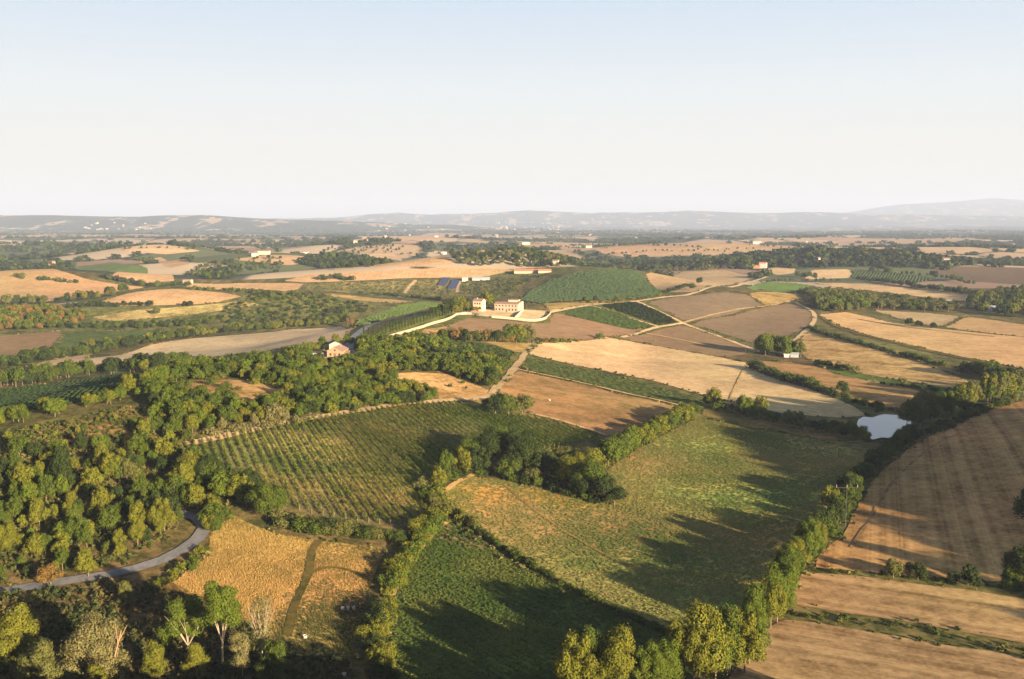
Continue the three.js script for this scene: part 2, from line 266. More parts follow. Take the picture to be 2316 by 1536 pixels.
// near fields
fields.crop = field('crop_field', 'crop', 'green crop field in the shade between two hedges', [[880, 1345], [905, 1300], [945, 1252], [985, 1205], [1012, 1178], [1035, 1186], [1075, 1215], [1150, 1265], [1260, 1325], [1380, 1385], [1470, 1425], [1560, 1470], [1560, 1640], [900, 1640], [880, 1500], [870, 1420]], { turn: turnOf([950, 1290], [1350, 1500]), vary: 0.3, c: [1.0, 1.05, 0.9] });
field('bare_patch', 'plough', 'bare brown corner of the crop field', [[1012, 1182], [1030, 1190], [1075, 1222], [1095, 1240], [1050, 1240], [990, 1218]], { c: [1.05, 1, 0.8], rough: 1.5 });
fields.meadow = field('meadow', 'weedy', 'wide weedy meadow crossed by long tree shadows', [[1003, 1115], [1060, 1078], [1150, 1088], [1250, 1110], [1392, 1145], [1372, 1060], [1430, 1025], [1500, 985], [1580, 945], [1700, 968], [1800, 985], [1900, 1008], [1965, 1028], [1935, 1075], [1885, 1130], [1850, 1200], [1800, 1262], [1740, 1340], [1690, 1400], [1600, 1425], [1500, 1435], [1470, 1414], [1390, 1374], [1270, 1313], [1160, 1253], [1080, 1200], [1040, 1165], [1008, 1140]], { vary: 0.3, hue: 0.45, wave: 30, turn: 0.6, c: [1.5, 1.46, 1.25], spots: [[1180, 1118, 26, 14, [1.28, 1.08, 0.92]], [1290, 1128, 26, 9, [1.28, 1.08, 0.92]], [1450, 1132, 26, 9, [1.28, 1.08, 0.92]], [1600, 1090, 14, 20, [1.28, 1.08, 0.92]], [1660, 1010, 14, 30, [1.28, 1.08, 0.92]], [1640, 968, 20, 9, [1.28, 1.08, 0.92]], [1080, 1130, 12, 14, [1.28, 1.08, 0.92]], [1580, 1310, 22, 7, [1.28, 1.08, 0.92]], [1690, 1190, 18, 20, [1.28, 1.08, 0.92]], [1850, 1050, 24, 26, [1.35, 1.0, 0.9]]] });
fields.vineyard = field('vineyard_soil', 'soil', 'dark soil and grass under the near vineyard', [[425, 1003], [520, 985], [640, 960], [800, 935], [950, 915], [1030, 912], [1120, 933], [1250, 953], [1362, 990], [1300, 1005], [1200, 1030], [1090, 1040], [1000, 1070], [965, 1095], [960, 1130], [985, 1165], [960, 1187], [900, 1192], [820, 1187], [700, 1165], [600, 1128], [500, 1085], [430, 1045]], { vary: 0.3, hue: 0.3, wave: 30, spots: [[690, 1008, 22, 16, [2.3, 1.9, 1.7]], [850, 1105, 20, 18, [2.3, 1.9, 1.6]], [620, 1090, 16, 14, [1.6, 1.35, 1.2]]] });
fields.golden = field('golden_grass_field', 'dry', 'golden dry grass field beside the bending road', [[497, 1150], [560, 1185], [620, 1207], [720, 1222], [800, 1232], [885, 1240], [862, 1290], [835, 1350], [812, 1420], [800, 1480], [780, 1500], [650, 1480], [600, 1440], [500, 1370], [440, 1345], [370, 1345], [350, 1335], [400, 1310], [470, 1262], [478, 1205]], { c: [1.02, 0.90, 0.68], vary: 0.4, hue: 0.5, wave: 25 });
fields.mown = field('mown_field', 'mown', 'large mown straw field in evening shade', [[2330, 902], [2230, 930], [2150, 965], [2060, 1010], [2000, 1060], [1960, 1110], [1932, 1160], [1915, 1195], [1900, 1215], [1870, 1235], [1848, 1260], [1845, 1285], [1900, 1291], [2000, 1298], [2100, 1306], [2200, 1312], [2330, 1318], [2700, 1345], [2700, 900]], { turn: turnOf([2130, 1290], [2080, 1010]), c: [1.14, 0.97, 0.76], vary: 0.22 });
field('mown_strip', 'mown', 'first narrow mown strip below the large mown field', [[1785, 1340], [1815, 1298], [1850, 1296], [2000, 1311], [2150, 1330], [2330, 1354], [2700, 1395], [2700, 1490], [2330, 1458], [2150, 1426], [2000, 1396], [1850, 1377], [1782, 1366]], { turn: turnOf([1850, 1330], [2250, 1390]), c: [1.05, 1, 0.92] });
field('mown_strip', 'mown', 'second narrow mown strip at the bottom corner', [[1725, 1430], [1770, 1402], [1850, 1411], [2000, 1436], [2150, 1461], [2330, 1492], [2700, 1540], [2700, 1660], [1560, 1660], [1640, 1550], [1685, 1475]], { turn: turnOf([1800, 1440], [2250, 1520]), c: [0.98, 0.96, 0.9] });
field('weedy_verge', 'weedy', 'reddish weedy bank behind the pond', [[1590, 918], [1700, 945], [1800, 962], [1900, 978], [1940, 985], [1930, 1000], [1800, 985], [1700, 968], [1590, 942]], { c: [1, 0.8, 0.8] });
// middle distance
field('straw_field', 'straw', 'bright straw field in the middle of the valley', [[1193, 800], [1215, 776], [1330, 771], [1368, 762], [1400, 768], [1500, 786], [1600, 803], [1700, 822], [1720, 838], [1800, 868], [1900, 905], [1965, 940], [1900, 946], [1780, 936], [1700, 921], [1600, 897], [1480, 862], [1350, 836], [1240, 812]], { turn: turnOf([1250, 790], [1600, 880]), vary: 0.28, c: [1.12, 1.08, 1] });
fields.strip = field('crop_strip', 'crop', 'long green crop strip beside the bright straw field', [[1178, 834], [1198, 808], [1330, 838], [1450, 866], [1560, 895], [1600, 912], [1560, 922], [1430, 892], [1300, 860]], { turn: turnOf([1250, 830], [1500, 890]), c: [1.35, 1.3, 1.3] });
field('fallow_field', 'red', 'reddish fallow field below the green crop strip', [[1128, 882], [1172, 838], [1300, 866], [1430, 897], [1530, 920], [1560, 930], [1490, 957], [1420, 977], [1372, 985], [1330, 972], [1270, 952], [1205, 937], [1130, 906]], { turn: turnOf([1200, 860], [1450, 940]), vary: 0.3, c: [1.05, 1.08, 1.05] });
field('ploughed_field', 'plough', 'pale ploughed field below the villa wall', [[968, 750], [1010, 735], [1060, 719], [1100, 722], [1180, 728], [1240, 732], [1250, 708], [1300, 713], [1400, 737], [1462, 746], [1410, 760], [1350, 769], [1220, 771], [1100, 767], [1000, 762]], { turn: turnOf([1000, 750], [1250, 720]), c: [1.2, 1.08, 0.95], vary: 0.14 });
field('ploughed_field', 'plough', 'brown ploughed field under the crossing white tracks', [[1462, 684], [1560, 669], [1640, 661], [1690, 666], [1732, 690], [1600, 722], [1547, 727]], { turn: turnOf([1500, 690], [1640, 700]), vary: 0.14 });
field('ploughed_field', 'plough', 'brown ploughed field reaching to the poplar clump', [[1562, 731], [1735, 694], [1795, 682], [1840, 710], [1832, 735], [1790, 760], [1742, 781], [1702, 776], [1620, 750]], { turn: turnOf([1600, 740], [1800, 700]), vary: 0.16, c: [0.95, 0.92, 0.92] });
field('ploughed_field', 'plough', 'wedge of brown ploughed soil above the straw field', [[1405, 765], [1545, 734], [1692, 781], [1718, 797], [1640, 808], [1500, 786]], { turn: turnOf([1450, 760], [1650, 790]), vary: 0.14, c: [1.08, 1, 0.9] });
field('dry_field', 'dry', 'tawny dry field beside the small sheds', [[1795, 780], [1830, 750], [1960, 782], [2100, 826], [2200, 866], [2150, 882], [1980, 855], [1900, 832], [1832, 815]], { turn: turnOf([1850, 780], [2100, 850]), c: [1.05, 0.97, 0.95], vary: 0.3 });
field('crop_strip', 'crop', 'narrow green strip crossing the tawny fields', [[1830, 817], [1900, 836], [2050, 862], [2200, 886], [2150, 894], [2000, 868], [1900, 848]], { c: [1.2, 1.25, 1] });
field('dry_field', 'red', 'tawny red field between hedge and green strip', [[1708, 816], [1830, 821], [1900, 849], [2050, 876], [2130, 897], [2070, 930], [1965, 917], [1880, 880], [1800, 850], [1722, 836]], { turn: turnOf([1750, 825], [2000, 890]), c: [1.2, 1.2, 1.2], vary: 0.3 });
field('straw_field', 'straw', 'long golden straw field below the orchard', [[1850, 712], [1920, 706], [2060, 737], [2200, 752], [2330, 764], [2700, 785], [2700, 900], [2330, 838], [2150, 802], [2000, 767], [1900, 738]], { turn: turnOf([1900, 720], [2200, 790]), c: [1.12, 0.98, 0.82], vary: 0.2 });
field('grey_field', 'straw', 'greyish stubble field behind the three round trees', [[1975, 701], [2100, 708], [2172, 716], [2130, 740], [2050, 727]], { c: [0.8, 0.78, 0.76] });
field('straw_field', 'straw', 'tawny stubble field beside the grey stubble', [[2132, 741], [2192, 716], [2330, 737], [2700, 765], [2700, 785], [2330, 764]], { c: [0.95, 0.84, 0.7] });
field('straw_field', 'straw', 'thin straw strip above the orchard', [[1838, 641], [1920, 641], [2050, 651], [2222, 671], [2200, 684], [2050, 668], [1900, 651]], { c: [1.1, 1, 0.9] });
field('straw_field', 'straw', 'pale square stubble field beside the far vineyard', [[1835, 611], [1925, 609], [1925, 629], [1820, 632]], { c: [1.15, 1.1, 1.05] });
field('straw_field', 'straw', 'pale stubble field below the white house', [[1715, 612], [1750, 605], [1800, 607], [1795, 618], [1760, 622]], { c: [1.1, 1.05, 1] });
field('brown_field', 'plough', 'dull brown field at the far edge', [[2100, 606], [2330, 606], [2700, 612], [2700, 665], [2330, 645], [2190, 636]], { c: [0.62, 0.6, 0.6] });
field('green_field', 'crop', 'bright green field beside the white track', [[1688, 650], [1730, 638], [1800, 641], [1850, 651], [1790, 661], [1700, 660]], { c: [1.9, 2.1, 1.5] });
field('straw_field', 'dry', 'dry triangle above the brown ploughed fields', [[1690, 664], [1790, 664], [1815, 672], [1790, 684], [1735, 692]], { c: [1, 0.95, 0.8] });
field('stubble_field', 'straw', 'grey stubble slope behind the green dome', [[1460, 620], [1540, 614], [1640, 610], [1712, 626], [1640, 646], [1580, 661], [1500, 662]], { c: [0.85, 0.8, 0.76] });
fields.dome = field('vineyard_slope', 'crop', 'dark green vineyard dome behind the villa', [[1170, 681], [1200, 657], [1260, 627], [1350, 613], [1440, 613], [1502, 661], [1480, 673], [1350, 681], [1200, 684]], { c: [0.75, 0.85, 0.8], turn: turnOf([1250, 670], [1400, 630]) });
field('straw_band', 'straw', 'long pink straw band above the vineyards', [[640, 636], [700, 621], [850, 613], [1000, 606], [1150, 609], [1160, 613], [1100, 626], [950, 629], [700, 639]], { c: [0.946, 0.843, 0.757], vary: 0.12 });
field('orchard_ground', 'scrub', 'olive ground under the young orchard', [[690, 656], [702, 641], [930, 637], [1010, 632], [1040, 640], [1200, 630], [1150, 676], [1040, 668], [920, 671], [830, 666]], { c: [1.5, 1.4, 1.3] });
field('hay_field', 'straw', 'pale grey hay field falling away behind the wood', [[195, 812], [330, 783], [480, 761], [650, 746], [780, 738], [802, 742], [772, 772], [650, 786], [560, 801], [430, 806], [300, 818], [185, 832]], { c: [1.1, 1.12, 1.15], vary: 0.12, turn: turnOf([250, 805], [700, 755]) });
field('hay_field', 'straw', 'small pale hay field above the shaded vines', [[60, 832], [200, 799], [192, 816], [130, 836], [62, 842]], { c: [0.95, 0.95, 0.9] });
field('brown_field', 'plough', 'brown field beside the far left wood', [[-150, 768], [0, 760], [142, 748], [112, 796], [0, 807], [-150, 820]], { c: [1, 0.9, 0.8] });
field('green_field', 'crop', 'green field between hedges below the pale grass', [[150, 750], [380, 745], [252, 781], [120, 796]], { c: [0.95, 0.95, 0.9] });
field('straw_dome', 'straw', 'rounded pink straw dome', [[230, 681], [300, 661], [400, 653], [500, 661], [552, 671], [482, 686], [350, 691], [240, 692]], { c: [0.903, 0.774, 0.688] });
field('straw_field', 'straw', 'wide tawny stubble slope under the far hedge', [[-200, 612], [0, 611], [130, 612], [190, 630], [332, 650], [250, 661], [120, 682], [0, 677], [-200, 690]], { c: [0.929, 0.791, 0.671], vary: 0.15 });
field('straw_field', 'straw', 'pink stubble band with a ruin on it', [[420, 641], [550, 640], [690, 641], [662, 659], [560, 661], [430, 651]], { c: [0.946, 0.826, 0.74] });
field('straw_field', 'straw', 'small rounded stubble field behind a hedge', [[250, 623], [340, 617], [402, 635], [330, 641]], { c: [0.903, 0.774, 0.688] });
field('green_field', 'crop', 'far green field below the farm trees', [[130, 607], [260, 590], [342, 611], [250, 621]], { c: [1.4, 1.4, 1.2] });
field('straw_field', 'straw', 'small tawny field beside the far wood', [[312, 591], [370, 581], [432, 596], [382, 606]], { c: [0.756, 0.666, 0.64] });  // distance fade put into the colour: far straw tints from here dimmed and greyed
field('straw_field', 'straw', 'cream stubble field with one dark tree', [[268, 562], [330, 556], [400, 556], [456, 568], [382, 576], [292, 571]], { c: [0.864, 0.814, 0.816] });
field('straw_field', 'straw', 'cream stubble field beyond the small wood', [[520, 588], [600, 577], [700, 580], [690, 596], [650, 601]], { c: [0.828, 0.762, 0.76] });
field('straw_field', 'straw', 'thin cream strip above the dark wood', [[690, 583], [790, 576], [900, 574], [1020, 576], [900, 582], [720, 588]], { c: [0.828, 0.777, 0.76] });
field('grey_field', 'straw', 'grey stubble above the pink straw band', [[840, 603], [900, 590], [1010, 585], [1040, 595], [960, 604]], { c: [0.85, 0.78, 0.72] });
field('straw_field', 'straw', 'broad pink straw hill on the plain', [[1340, 572], [1400, 556], [1560, 548], [1700, 550], [1832, 556], [1800, 570], [1600, 580], [1420, 582]], { c: [0.806, 0.725, 0.72], vary: 0.12 });
field('straw_field', 'straw', 'pink straw rise behind the wooded hill', [[1180, 562], [1260, 548], [1340, 551], [1380, 560], [1300, 570]], { c: [0.806, 0.74, 0.736] });
field('straw_field', 'straw', 'pale straw rise on the plain', [[850, 540], [960, 528], [1040, 527], [1000, 540], [900, 546]], { c: [0.792, 0.74, 0.76] });
field('straw_field', 'straw', 'long thin straw band toward the mountain', [[1880, 548], [2000, 540], [2150, 541], [2250, 546], [2050, 552]], { c: [0.756, 0.666, 0.656] });
field('straw_field', 'straw', 'long pale strip below the wooded rise', [[1890, 563], [2000, 560], [2060, 563], [1950, 568]], { c: [0.792, 0.74, 0.72] });
field('pale_grass', 'dry', 'yellow-green grass slope below the straw dome', [[200, 717], [300, 702], [420, 693], [560, 680], [590, 690], [500, 702], [380, 717], [260, 726]], { c: [0.85, 0.95, 0.85] });
field('pale_grass', 'dry', 'pale yellow strip below the orchard', [[700, 665], [760, 664], [940, 682], [900, 686], [780, 676]], { c: [1.1, 1.08, 0.9] });
fields.shaded = field('vineyard_slope', 'crop', 'dark green vineyard in the shade of the wooded spur', [[-160, 915], [0, 882], [150, 862], [280, 845], [335, 848], [300, 868], [230, 895], [130, 922], [0, 942], [-160, 970]], { turn: turnOf([50, 920], [250, 860]), c: [0.6, 0.7, 0.55] });  // tint darkened to deepen the shade that the spur casts too weakly
fields.avenue = field('vineyard_slope', 'crop', 'green vineyard slope behind the cypress avenue', [[800, 728], [860, 707], [960, 684], [1002, 690], [930, 708], [860, 724], [820, 738]], { c: [1.2, 1.3, 1.1] });
fields.inner = field('vineyard_slope', 'crop', 'small vineyard between the wood and the dirt path', [[992, 767], [1090, 781], [1165, 797], [1145, 828], [1060, 802]], { c: [1.2, 1.25, 1.1] });
field('lawn', 'crop', 'strip of grass under the cypress avenue', [[822, 775], [870, 745], [960, 712], [1024, 700], [1030, 711], [940, 742], [858, 770]], { c: [2.3, 1.9, 1.4] });
fields.vineA = field('vineyard_slope', 'crop', 'dark green vineyard wedge beside the villa track', [[1262, 708], [1342, 695], [1480, 740], [1432, 747], [1340, 727]], { c: [1.1, 1.15, 1] });
fields.vineB = field('vineyard_slope', 'crop', 'green vineyard wedge under the crossing tracks', [[1357, 692], [1432, 684], [1532, 729], [1492, 736]], { c: [1.25, 1.2, 1.1] });
fields.vineC = field('vineyard_slope', 'soil', 'far vineyard beside the pale square field', [[1928, 612], [2010, 613], [2112, 631], [2060, 644], [1930, 630]], { c: [1.3, 1.3, 1.2] });
field('clearing', 'dry', 'dry clearing in the wood with scattered bushes', [[345, 872], [430, 860], [520, 858], [600, 868], [665, 888], [640, 912], [540, 918], [440, 902]], { c: [1.05, 0.92, 0.82], vary: 0.35 });
field('clearing', 'dry', 'dry clearing below the farmhouse wood', [[850, 849], [930, 842], [1010, 846], [1080, 872], [1120, 890], [1090, 908], [1000, 905], [930, 884]], { c: [1.05, 0.95, 0.88], vary: 0.3 });
field('bare_slope', 'red', 'reddish bare slope among the young trees', [[-150, 1010], [0, 985], [150, 955], [290, 922], [335, 935], [420, 965], [330, 1000], [220, 1010], [120, 1030], [0, 1050], [-150, 1070]], { c: [0.9, 0.85, 0.75], vary: 0.35 });
field('villa_terrace', 'track', 'pale terrace in front of the villa', [[1030, 712], [1050, 703], [1110, 698], [1190, 700], [1240, 703], [1235, 722], [1180, 724], [1110, 716]], { c: [1.1, 1.02, 0.92] });
field('farmyard', 'track', 'grey yard round the pink farmhouse', [[705, 800], [740, 790], [790, 786], [812, 800], [800, 810], [720, 812]], { c: [0.6, 0.62, 0.66] });
field('dry_slope', 'dry', 'dry grass slope under the villa wall', [[870, 770], [960, 745], [1010, 737], [985, 756], [1010, 768], [940, 776]], { c: [1.05, 1, 0.85] });
field('dry_slope', 'dry', 'dry yellow slope behind the villa track', [[1195, 687], [1300, 682], [1440, 680], [1360, 688], [1280, 697], [1240, 705]], { c: [1.05, 1.05, 0.85] });
field('dry_slope', 'dry', 'dry grass triangle at the head of the dirt path', [[1090, 772], [1215, 774], [1195, 798], [1165, 796]], { c: [1.1, 1.05, 0.9] });
field('dry_slope', 'weedy', 'tan headland between the vineyard and the fallow field', [[1085, 905], [1130, 908], [1205, 940], [1270, 955], [1362, 988], [1250, 950], [1120, 930], [1040, 912]], { c: [1.2, 1.05, 0.95] });

// roads and tracks
way('road', 'asphalt', 'grey asphalt road bending through the trees', [[-60, 1352], [0, 1342], [60, 1331], [140, 1318], [230, 1305], [300, 1290], [370, 1268], [425, 1238], [455, 1212], [463, 1192], [450, 1176], [425, 1166], [400, 1160]], 3.9, { c: [0.85, 0.85, 0.92], wobble: 0.06 });
way('road', 'asphalt', 'grey road climbing beside the cypress avenue', [[778, 800], [790, 784], [800, 766], [820, 747], [860, 729], [930, 711], [1000, 695], [1040, 689]], 6, { c: [1.6, 1.65, 1.75], wobble: 0.05 });
way('dirt_track', 'track', 'ochre track along the top of the near vineyard', [[420, 1006], [520, 984], [640, 958], [800, 931], [920, 913], [1010, 906], [1080, 902], [1110, 893]], 4, { c: [0.75, 0.7, 0.6] });
way('dirt_track', 'track', 'dirt path climbing past the small vineyard', [[1112, 892], [1135, 865], [1160, 838], [1178, 815], [1200, 785], [1212, 772]], 3.8, { c: [0.66, 0.62, 0.52], wobble: 0.5 });
way('dirt_track', 'track', 'white track running from the villa over the hill', [[1240, 707], [1270, 701], [1330, 691], [1440, 681], [1560, 666], [1660, 648], [1712, 634], [1735, 626]], 6, { c: [1.1, 1.03, 0.92] });
way('dirt_track', 'track', 'white track crossing the ploughed fields downhill', [[1440, 682], [1490, 705], [1545, 731], [1640, 766], [1718, 796]], 4.2, { c: [1.05, 0.95, 0.82] });
way('dirt_track', 'track', 'white track between vineyard wedge and ploughed field', [[1405, 764], [1470, 745], [1545, 731]], 4.2, { c: [1.05, 0.95, 0.82] });
way('dirt_track', 'track', 'faint track dividing the brown ploughed fields', [[1545, 731], [1640, 706], [1735, 692], [1795, 678]], 3, { c: [0.85, 0.72, 0.58] });
way('dirt_track', 'track', 'white track between the two vineyard wedges', [[1345, 694], [1415, 717], [1490, 739]], 3.5, { c: [1.05, 0.95, 0.82] });
way('dirt_track', 'track', 'track curving round the brown field edge', [[1790, 776], [1828, 745], [1842, 722], [1838, 706], [1800, 684]], 4.5, { c: [0.9, 0.85, 0.75] });
way('dirt_track', 'track', 'thin pale line across the ploughed wedge', [[1450, 752], [1530, 767], [1610, 784]], 2, { c: [1, 0.88, 0.7] });
way('dirt_track', 'track', 'thin track along the foot of the fallow field', [[1180, 930], [1270, 953], [1330, 972], [1372, 986]], 2.4, { c: [0.85, 0.72, 0.6] });
way('dirt_track', 'track', 'thin track between fallow field and green strip', [[1172, 836], [1300, 863], [1430, 894], [1560, 924]], 2.2, { c: [0.95, 0.82, 0.66] });
way('dirt_track', 'track', 'pale verge beside the crop field hedge', [[1015, 1178], [985, 1200], [950, 1240], [915, 1284], [893, 1325], [884, 1350]], 2.2, { c: [0.8, 0.66, 0.42] });
way('dirt_track', 'track', 'pale verge above the hedge junction', [[1075, 1072], [1040, 1088], [1005, 1112]], 2.2, { c: [0.8, 0.66, 0.42] });
way('dirt_track', 'track', 'thin tractor line crossing the meadow', [[1140, 1098], [1190, 1140], [1260, 1192], [1340, 1240], [1420, 1280], [1560, 1330]], 0.9, { c: [0.42, 0.34, 0.2], wobble: 0.6 });
const goldenTracks = [];
goldenTracks.push(way('dirt_track', 'soil', 'dark rutted track beside the hedge', [[905, 1215], [885, 1250], [862, 1300], [845, 1350], [826, 1420], [815, 1490], [812, 1580]], 3.4, { c: [0.8, 0.7, 0.6] }));
goldenTracks.push(way('dirt_track', 'soil', 'dark rut through the golden grass', [[722, 1224], [706, 1245], [697, 1300], [672, 1360], [658, 1400], [650, 1440]], 2.2, { c: [0.9, 0.75, 0.55] }));
goldenTracks.push(way('dirt_track', 'soil', 'short rut branching in the golden grass', [[700, 1300], [740, 1285], [790, 1292], [835, 1315]], 1.4, { c: [1.1, 0.85, 0.55] }));
way('far_road', 'asphalt', 'grey road in the valley beyond the far wood', [[-120, 708], [0, 700], [60, 695], [112, 690], [180, 684]], 7, { c: [2, 2, 2.1] });
way('dirt_track', 'track', 'pale track between the two orchards', [[940, 634], [925, 650], [903, 672]], 5, { c: [0.95, 0.85, 0.75] });
way('dirt_track', 'track', 'pale track beside the solar panels', [[1042, 634], [1036, 648], [1034, 662]], 4, { c: [0.95, 0.85, 0.75] });
way('dirt_track', 'soil', 'dark ditch line across the golden straw field', [[1940, 722], [2020, 736], [2100, 746], [2250, 762]], 2.5, { c: [1.2, 1, 0.8] });
way('dirt_track', 'soil', 'dark edge below the golden straw field', [[1858, 718], [1900, 742], [2000, 770], [2150, 806], [2330, 843]], 4, { c: [1.4, 1.1, 0.8] });
way('dirt_track', 'soil', 'worn edge along the pale hay field', [[230, 800], [330, 781], [480, 762], [640, 748]], 4, { c: [1.2, 1, 0.8] });

// wheel lines on the mown fields
way('wheel_track', 'dry', 'faint wheel line crossing the bright straw field', [[1650, 905], [1662, 876], [1676, 848], [1690, 826]], 0.7, { c: [1.2, 1.12, 1.0], wobble: 0.9 });
way('wheel_track', 'mown', 'dark worn line curving over the mown field', [[1925, 1240], [1960, 1190], [2000, 1120], [2040, 1070], [2110, 1010], [2200, 968]], 1.0, { c: [0.78, 0.68, 0.58], wobble: 1.0 });
// the pond
{
  const p = outline([[1943, 953], [1955, 945], [1975, 947], [1995, 939], [2022, 941], [2040, 940], [2058, 951], [2060, 960], [2046, 968], [2049, 976], [2028, 986], [2012, 996], [1992, 995], [1975, 1001], [1956, 992], [1950, 984], [1938, 972]]), poly = soften(p, 0.6, 2);
  const y = max(...poly.map(([x, d]) => gridHeight(x, d))) + 0.3, s = new THREE.Shape(poly.map(([x, d]) => new THREE.Vector2(x, d))), g = new THREE.ShapeGeometry(s); g.rotateX(-PI / 2); g.computeVertexNormals(); g.translate(0, y, 0);
  tag(mesh('pond', g, new THREE.MeshPhysicalMaterial({ name: 'pond water', color: rgb(0.012, 0.060, 0.125), roughness: 0.03, ior: 1.33 })), 'small blue pond among trees reflecting the sky', 'pond', null, 'structure');
}
console.log('ground done');

// ---------------------------------------------------------------- vegetation: shapes one metre high, scaled in place
function leafCloud(lobes, count, size, seed, { spread = 0.55, flat = 0.55, drop = 0.5 } = {}) { // leaf sprays spread over rounded lobes
  const r = rng(seed), pos = [], nor = [], col = [], idx = [];
  const area = lobes.map((l) => l[3] * l[4]), total = area.reduce((a, b) => a + b, 0), q = new THREE.Vector3(), n = new THREE.Vector3(), u = new THREE.Vector3(), v = new THREE.Vector3();
  for (let k = 0, tries = 0; k < count && tries < count * 6; tries++) {
    let pick = r() * total, li = 0; while (li < lobes.length - 1 && pick > area[li]) pick -= area[li++];
    const l = lobes[li], z = r() * 1.75 - 0.75, a = r() * 2 * PI, s = sqrt(max(0, 1 - z * z)), rad = r() < 0.1 ? 1.05 + 0.25 * r() : 0.7 + 0.36 * r();
    n.set(s * cos(a), z, s * sin(a)); q.set(l[0] + n.x * l[3] * rad, l[1] + n.y * l[4] * rad, l[2] + n.z * l[3] * rad);
    if (q.y < 0.01) continue;
    let deep = false; for (let m = 0; m < lobes.length && !deep; m++) if (m !== li) { const o = lobes[m], e = hypot((q.x - o[0]) / o[3], (q.y - o[1]) / o[4], (q.z - o[2]) / o[3]); if (e < drop) deep = true; }
    if (deep) continue;
    n.x += (r() - 0.5) * 2 * spread; n.y += (r() - 0.5) * 2 * spread; n.z += (r() - 0.5) * 2 * spread; n.normalize();
    u.set(r() - 0.5, r() - 0.5, r() - 0.5).cross(n).normalize(); v.crossVectors(n, u);
    const S = size * (0.65 + 0.7 * r()), A = S * 0.5, B = S * flat * (0.75 + 0.5 * r()), o = pos.length / 3;
    for (const [p, w] of [[A, 0], [0, B], [-A, 0], [0, -B]]) { pos.push(q.x + u.x * p + v.x * w, q.y + u.y * p + v.y * w, q.z + u.z * p + v.z * w); nor.push(n.x, n.y, n.z); }
    const t = 0.78 + 0.44 * r(), h = (r() - 0.5) * 0.3; for (let c = 0; c < 4; c++) col.push(t * (1 + h), t, t * (1 - 0.6 * h));
    idx.push(o, o + 1, o + 2, o, o + 2, o + 3); k++;
  }
  const g = new THREE.BufferGeometry(); g.setAttribute('position', new THREE.Float32BufferAttribute(pos, 3)); g.setAttribute('normal', new THREE.Float32BufferAttribute(nor, 3)); g.setAttribute('color', new THREE.Float32BufferAttribute(col, 3)); g.setIndex(idx); return g;
}
function limb(a, b, ra, rb, sides = 6) { // a tapered stick from a to b
  const A = new THREE.Vector3(...a), B = new THREE.Vector3(...b), L = A.distanceTo(B), g = new THREE.CylinderGeometry(rb, ra, L, sides, 1, true); g.translate(0, L / 2, 0);
  g.applyQuaternion(new THREE.Quaternion().setFromUnitVectors(new THREE.Vector3(0, 1, 0), B.clone().sub(A).normalize())); g.translate(...a); return g;
}
function roundLobes(seed, n, cy, rx, ry, lobe) { // an uneven crown: lobes of differing size reaching out by differing lengths
  const r = rng(seed), lean = [0.12 * (r() - 0.5), 0.12 * (r() - 0.5)], out = [[lean[0], cy - ry * 0.05, lean[1], rx * 0.62, ry * 0.72]];
  for (let i = 0; i < n; i++) { const a = i * 2.4 + r() * 1.2, z = -0.6 + 1.55 * ((i + r()) / n), s = sqrt(max(0.05, 1 - min(1, z * z))), k = lobe * (0.5 + 0.95 * r()), far = 0.58 + 0.36 * r(); out.push([lean[0] * (1 + z) + cos(a) * s * rx * far, cy + z * ry * (0.6 + 0.25 * r()), lean[1] * (1 + z) + sin(a) * s * rx * far, k, k * (0.7 + 0.5 * r())]); }
  return out;
}
function trunkOf(seed, fork, top, spread, thick = 0.022) { const r = rng(seed), parts = [limb([0, -0.03, 0], [0.01, fork, 0], thick, thick * 0.75, 7)]; for (let i = 0; i < 4; i++) { const a = i * 1.6 + r(), e = [cos(a) * spread, lerp(fork, top, 0.6 + 0.4 * r()), sin(a) * spread]; parts.push(limb([0.01, fork * (0.8 + 0.2 * r()), 0], e, thick * 0.6, thick * 0.2, 5)); } return mergeGeometries(parts); }

const LODS = [[9000, 0.026], [2600, 0.047], [820, 0.082], [230, 0.15]];
const lodOf = (size) => { const px = size * LENS; return px > 72 ? 0 : px > 32 ? 1 : px > 14 ? 2 : 3; };
const SHAPES = {};
const shapeSet = (kind, variants, make, makeTrunk) => { SHAPES[kind] = []; for (let v = 0; v < variants; v++) SHAPES[kind].push({ crown: LODS.map(([n, s]) => make(v, n, s)), trunk: makeTrunk(v) }); };
shapeSet('broad', 6, (v, n, s) => leafCloud(roundLobes(100 + v, 12 + (v % 3) * 2, 0.51, 0.40, 0.44, 0.16), n, s, 200 + v), (v) => trunkOf(300 + v, 0.22, 0.7, 0.22));
shapeSet('tall', 4, (v, n, s) => leafCloud(roundLobes(400 + v, 12, 0.56, 0.22, 0.44, 0.12), n, s * 0.8, 410 + v), (v) => trunkOf(420 + v, 0.25, 0.85, 0.1, 0.018));
shapeSet('cypress', 3, (v, n, s) => { const l = []; for (let i = 0; i < 9; i++) { const y = 0.08 + i * 0.104, rr = 0.095 * sqrt(sin(PI * clamp(0.10 + 0.86 * (1 - i / 9.2), 0, 1))) + 0.012; l.push([0.008 * sin(i * 2 + v), y, 0.008 * cos(i * 2 + v), rr, 0.085]); } return leafCloud(l, n * 0.55, s * 0.62, 430 + v, { drop: 0.6, spread: 0.4 }); }, () => limb([0, -0.02, 0], [0, 0.3, 0], 0.016, 0.01));
shapeSet('shrub', 4, (v, n, s) => leafCloud(roundLobes(440 + v, 8, 0.40, 0.62, 0.46, 0.26), n * 0.6, s * 1.35, 450 + v), (v) => trunkOf(460 + v, 0.1, 0.5, 0.25, 0.03));
